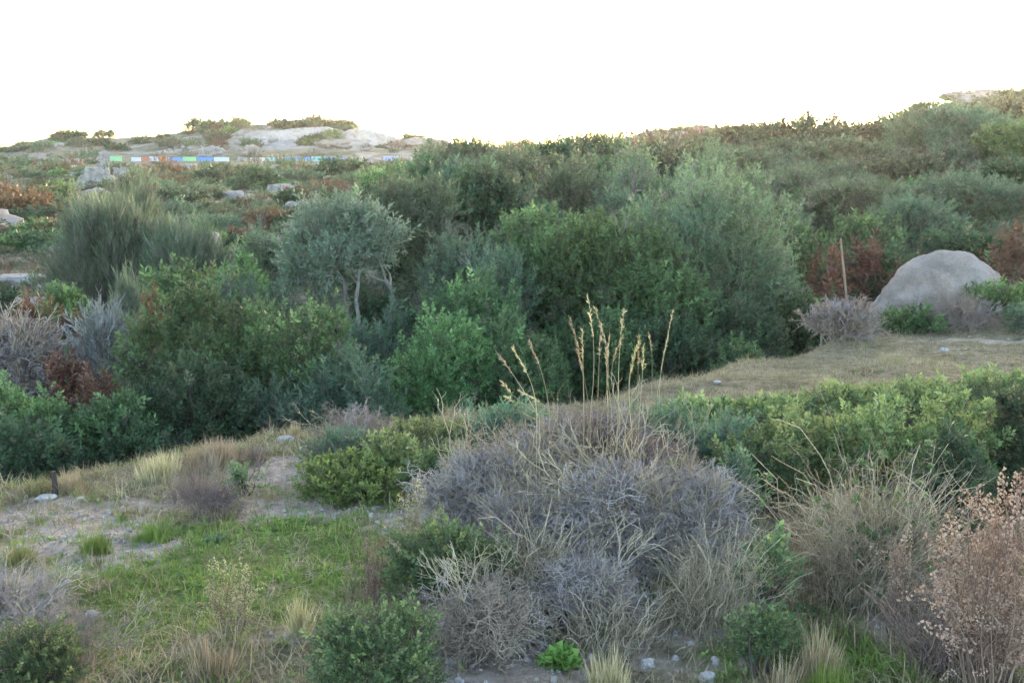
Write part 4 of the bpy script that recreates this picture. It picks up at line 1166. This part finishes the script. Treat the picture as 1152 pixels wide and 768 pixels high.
zone(100, (-60, 400), (55, 110), (1.0, 2.8), 'halfway down the left hillside', [.32,.24,.1,.12,.14,.08])
zone(50, (-60, 330), (34, 60), (1.0, 2.6), 'on the flat ground behind the broom', [.27,.24,.12,.18,.09,.1])
zone(26, (480, 830), (78, 120), (1.0, 2.4), 'on the middle skyline ridge', [.35,.2,.05,.1,.3,0])
zone(22, (1080, 1200), (70, 110), (1.5, 4.0), 'on the rocky hill at the right edge', [.35,.2,.1,.05,.3,0])
zone(14, (180, 400), (232, 246), (3.5, 6.5), 'along the very top of the far left hill', [.7,.1,0,0,.2,0])
# larger hill shrubs one can point at
for px,py,w,k,lab in [(252,200,5,'dark','broad dark shrub on the left hillside right of the small pale rock'),(215,215,4,'olive','grey-green shrub above the broom on the left hillside'),
                      (290,205,4.5,'dark','dark shrub below the middle of the painted row'),(330,198,4,'blue','bluish shrub below the right half of the painted row'),
                      (385,192,5,'dark','dark shrub below the right end of the painted row'),(195,232,3,'dark','dark shrub just right of the small broom'),
                      (60,262,2.6,'rust','rusty shrub left of the large broom'),(20,240,3.5,'rust','rusty brown shrub at the far left edge'),
                      (18,275,2.4,'dark','dark green shrub at the far left edge above the slab'),(340,215,2.2,'rust','rusty shrub above the flat pale rock'),
                      (300,250,2,'rust','rusty shrub between broom and olive'),(225,255,2.2,'blue','grey shrub behind the right end of the broom')]:
    x,d,z = at(px,py+8); o = far_shrub(px,d,w,k,'x'); o['label']=lab; 
    del o['group']
# scattered hill rocks
HR = [rock_mesh('hill_rock', 1, .8, .7, np.random.default_rng(300+i), M[m], 3, .4, 1.3, 0, .4) for i, m in enumerate(['palerock','tanrock','tanrock','palerock','tanrock'])]
for n,(p0,p1),(d0,d1),(w0,w1),tx in [(105,(-60,460),(100,235),(.5,2.4),'on the far left hillside'),(64,(-60,360),(40,110),(.5,2.2),'lower on the left hillside'),(26,(640,840),(90,118),(.8,2.6),'on the middle skyline ridge'),(20,(1085,1200),(75,105),(.8,3),'on the rocky hill at the right edge')]:
    for _ in range(n):
        px = rs.uniform(p0,p1); d = math.exp(rs.uniform(math.log(d0),math.log(d1))); x = ray(px,180)[0]*d
        o = bpy.data.objects.new('hill_rock', HR[int(rs.integers(0,5))]); COL.objects.link(o)
        w = rs.uniform(w0,w1); o.location = (x,d,gz(x,d)+w*.05); o.scale = (w*.5,w*.4,w*rs.uniform(.22,.45)); o.rotation_euler=(0,0,rs.random()*6.28)
        c = 'pale' if o.data.materials[0]==M['palerock'] else 'tan'
        tag(o, f'weathered {c} rock among the scrub {tx}', 'rock', f'{c} rocks {tx}')

# ---------------------------------------------------------------- ground cover (uncountable)
def cover():
    rng = np.random.default_rng(123)
    G2 = [tuft_T(rng, 8, .8, .05, .22, 2) for _ in range(6)]
    D2 = [tuft_T(rng, 8, 1.0, .035, .28, 3) for _ in range(6)]
    H2 = [shoot_T(rng, 8, .6, .30, 1.6, .3) for _ in range(4)]
    n = 120000
    d = np.sqrt(rng.uniform(2.9 ** 2, 19 ** 2, n)); px = rng.uniform(-180, 1330, n)
    keepn = rng.random(n) < np.clip(1.35 - d / 15, .12, 1)
    x = (px - 576) / F * d
    e = np.interp(px, [0, 300, 600, 850, 1090, 1152], [8.6, 10, 11.4, 13.6, 17.5, 18.5])
    dm, gm = masks(x, d)
    nz = fbm(x * 1.4, d * 1.4, 88, 3)
    keep = keepn & (d < e + .6) & (rng.random(n) > dm * .80)
    path = (px > 700) & (d > 8.6)
    z = ground(x, d) - .01
    P = np.stack([x, d, z], 1)
    dirs = norm(rng.normal(size=P.shape) * .25 + [0, 0, 1])
    u = rng.random(n)
    isg = (u < .22 + gm * .66 + nz * .7 - .25 * path)
    def put(sel, TT, hs, name, mats, lab, cat):
        mb = MB(); t = rng.integers(0, len(TT), n)
        for k, T in enumerate(TT):
            s = sel & (t == k)
            scatter(mb, T, P[s], dirs[s], hs[s], rng)
        o = mb.build(name, mats); tag(o, lab, cat, kind='stuff')
    h = .045 + .10 * np.clip(nz + .4, 0, 1) * rng.uniform(.4, 1.6, n) * (1 - .6 * path)
    sel = keep & isg & (rng.random(n) < .62)
    put(sel, G2, h, 'green_grass', M['grassgreen'], 'short fresh green grass spread over the plateau', 'grass')
    u2 = rng.random(n)
    put(keep & ~isg & (u2 < .5), D2, h * 1.35, 'dry_grass', M['straw'], 'short dry straw grass covering the plateau', 'grass')
    put(keep & ~isg & (u2 >= .5), D2, h * 1.15, 'mixed_grass', M['grassolive'], 'half-dry olive grass between the tufts', 'grass')
    put(keep & isg & ~sel, H2, h * .55, 'low_herb', [M['grassgreen'], M['darkbark']], 'tiny green clover-like herbs in the grass', 'ground cover')
    # fallen twigs
    mb = MB(); s = keep & (rng.random(n) < .11)
    dd = norm(rng.normal(size=P.shape) * [1, 1, .15])
    for T in TPL['twig'][:3]:
        k = s & (rng.random(n) < .34); scatter(mb, T, P[k] + [0, 0, .02], dd[k], .13 * rng.uniform(.5, 1.3, k.sum()), rng)
    tag(mb.build('twig_litter', M['deadtan']), 'pale fallen twigs littering the dry grass', 'twigs', kind='stuff')
    # gravel on the bare soil
    mb = MB(); n2 = 60000
    d = np.sqrt(rng.uniform(2.9 ** 2, 13 ** 2, n2)); px = rng.uniform(-100, 1250, n2); x = (px - 576) / F * d
    dm, _ = masks(x, d); k = (rng.random(n2) < (dm > .3) * .7); x = x[k]; d = d[k]
    P3 = np.stack([x, d, ground(x, d) + .002], 1)
    O = np.array([[1,0,0],[0,1,0],[-1,0,0],[0,-1,0],[0,0,.7],[0,0,-.7]])*.5
    T = (O, np.array([[0,1,4,4],[1,2,4,4],[2,3,4,4],[3,0,4,4]]), np.zeros(4,int))
    T = (np.array([[.5,.3,0],[-.4,.5,0],[-.5,-.4,0],[.4,-.5,0],[.3,.2,.5],[-.25,.3,.55],[-.3,-.25,.5],[.25,-.3,.45]]),
         np.array([[4,5,6,7],[0,1,5,4],[1,2,6,5],[2,3,7,6],[3,0,4,7]]), np.zeros(5,int))
    scatter(mb, T, P3, norm(rng.normal(size=P3.shape)*.2+[0,0,1]), np.clip(rng.lognormal(-4.6,.6,len(P3)), .005, .035), rng)
    M['gravel'] = leafmat('gravel_grain',[(.20,.17,.14),(.33,.29,.25),(.45,.40,.36),(.56,.52,.48)],trans=0,rough=.95)
    tag(mb.build('gravel', M['gravel']), 'pale gravel strewn over the bare soil patches', 'gravel', kind='stuff')
    # far herb and scrub cover, too fine to count
    for nm, mt, seed_, nn in (('hill_scrub','dark',1,1300),('hill_scrub','brownish',2,1100),('hill_scrub','olive',3,800),('hill_scrub','rust',4,480)):
        r2 = np.random.default_rng(seed_)
        d = np.exp(r2.uniform(math.log(17), math.log(243), nn)); px = r2.uniform(-120, 1250, nn); x = (px-576)/F*d
        k = ~((px > 800) & (d > 33)) & ~((px < 480) & (d > 85) & (r2.random(nn) < .5)) & ~((px > 105) & (px < 475) & (d > 140) & (d < 180)) & (fbm(x*.12, d*.12, 5+seed_, 3) > -.06) & (r2.random(nn) > rockmask(x, d)*.55); x = x[k]; d = d[k]
        w = np.clip(d*.011, .22, 1.5) * r2.uniform(.5, 1.4, len(x))
        ns = 46
        q = norm(r2.normal(size=(len(x), ns, 3))); q[..., 2] = np.abs(q[..., 2])*.75
        q *= r2.uniform(.6, 1.05, (len(x), ns, 1))
        PP = np.stack([x, d, ground(x, d)], 1)[:, None] + q * w[:, None, None]
        PP = PP.reshape(-1, 3); dr = norm(q + [0, 0, .5]).reshape(-1, 3) + r2.normal(size=PP.shape)*.2
        sc = np.repeat(w*.42, ns) * r2.uniform(.7, 1.3, len(PP))
        mb = MB(); t = r2.integers(0, 4, len(PP)); TT = TPL['fern'] if mt == 'rust' else TPL['small']
        for kk in range(4):
            s = t == kk; scatter(mb, TT[kk], PP[s], dr[s], sc[s], r2)
        tag(mb.build(nm, [M[mt], M['darkbark']]), {'dark':'fine dark green','brownish':'fine brownish','olive':'fine grey-green','rust':'fine rusty'}[mt]+' low scrub covering the hillsides between the shrubs', 'ground cover', kind='stuff')
cover()

# ================================================================== LIGHT, SKY, CAMERA
SUN_AZ = math.atan((970 - 576) / F); SUN_EL = math.radians(3.0)
w = bpy.data.worlds.new('World'); scene.world = w; w.use_nodes = True
nt = w.node_tree
bg = nt.nodes['Background']
sky = nt.nodes.new('ShaderNodeTexSky'); sky.sky_type = 'NISHITA'; sky.sun_disc = False
sky.sun_elevation = SUN_EL; sky.sun_rotation = SUN_AZ
sky.air_density = 0.44; sky.dust_density = 1.0; sky.ozone_density = 0.35; sky.altitude = 50
nt.links.new(sky.outputs[0], bg.inputs['Color']); bg.inputs['Strength'].default_value = .15
sl = bpy.data.lights.new('sun', 'SUN'); sl.energy = 2.0 * .18; sl.angle = math.radians(1.0); sl.color = (1, .78, .52)
so = bpy.data.objects.new('sun', sl); COL.objects.link(so)
dv = Vector((math.sin(SUN_AZ) * math.cos(SUN_EL), math.cos(SUN_AZ) * math.cos(SUN_EL), math.sin(SUN_EL)))
so.rotation_euler = dv.to_track_quat('Z', 'Y').to_euler(); so.location = dv * 100

# hazy evening air
bm = bmesh.new(); bmesh.ops.create_cube(bm, size=1)
for v in bm.verts:
    v.co = Vector((v.co.x * 16000, v.co.y * 7000 + 1500, 14.0 if v.co.z > 0 else -60.0))
me = bpy.data.meshes.new('haze'); bm.to_mesh(me); bm.free()
hm, hn, ho = new_mat('haze'); pv = hn.nodes.new('ShaderNodeVolumePrincipled')
pv.inputs['Color'].default_value = (.95, .95, .93, 1); pv.inputs['Density'].default_value = .00014; pv.inputs['Anisotropy'].default_value = .78
hn.links.new(pv.outputs[0], ho.inputs['Volume']); me.materials.append(hm)
hz = bpy.data.objects.new('haze', me); COL.objects.link(hz); tag(hz, kind='stuff')

cam = bpy.data.cameras.new('camera'); cam.sensor_width = 36; cam.lens = F / 1152 * 36; cam.clip_end = 6000; cam.clip_start = .05
co = bpy.data.objects.new('camera', cam); COL.objects.link(co); co.rotation_euler = (math.pi / 2 - PITCH, 0, 0)
scene.camera = co
scene.view_settings.view_transform = 'Standard'; scene.view_settings.look = 'None'
scene.view_settings.exposure = 3.92; scene.view_settings.gamma = 1
scene.cycles.max_bounces = 6; scene.cycles.diffuse_bounces = 4; scene.cycles.glossy_bounces = 2; scene.cycles.transmission_bounces = 5
scene.cycles.use_adaptive_sampling = True; scene.cycles.adaptive_threshold = .02
scene.cycles.use_denoising = True; scene.cycles.sample_clamp_indirect = 4
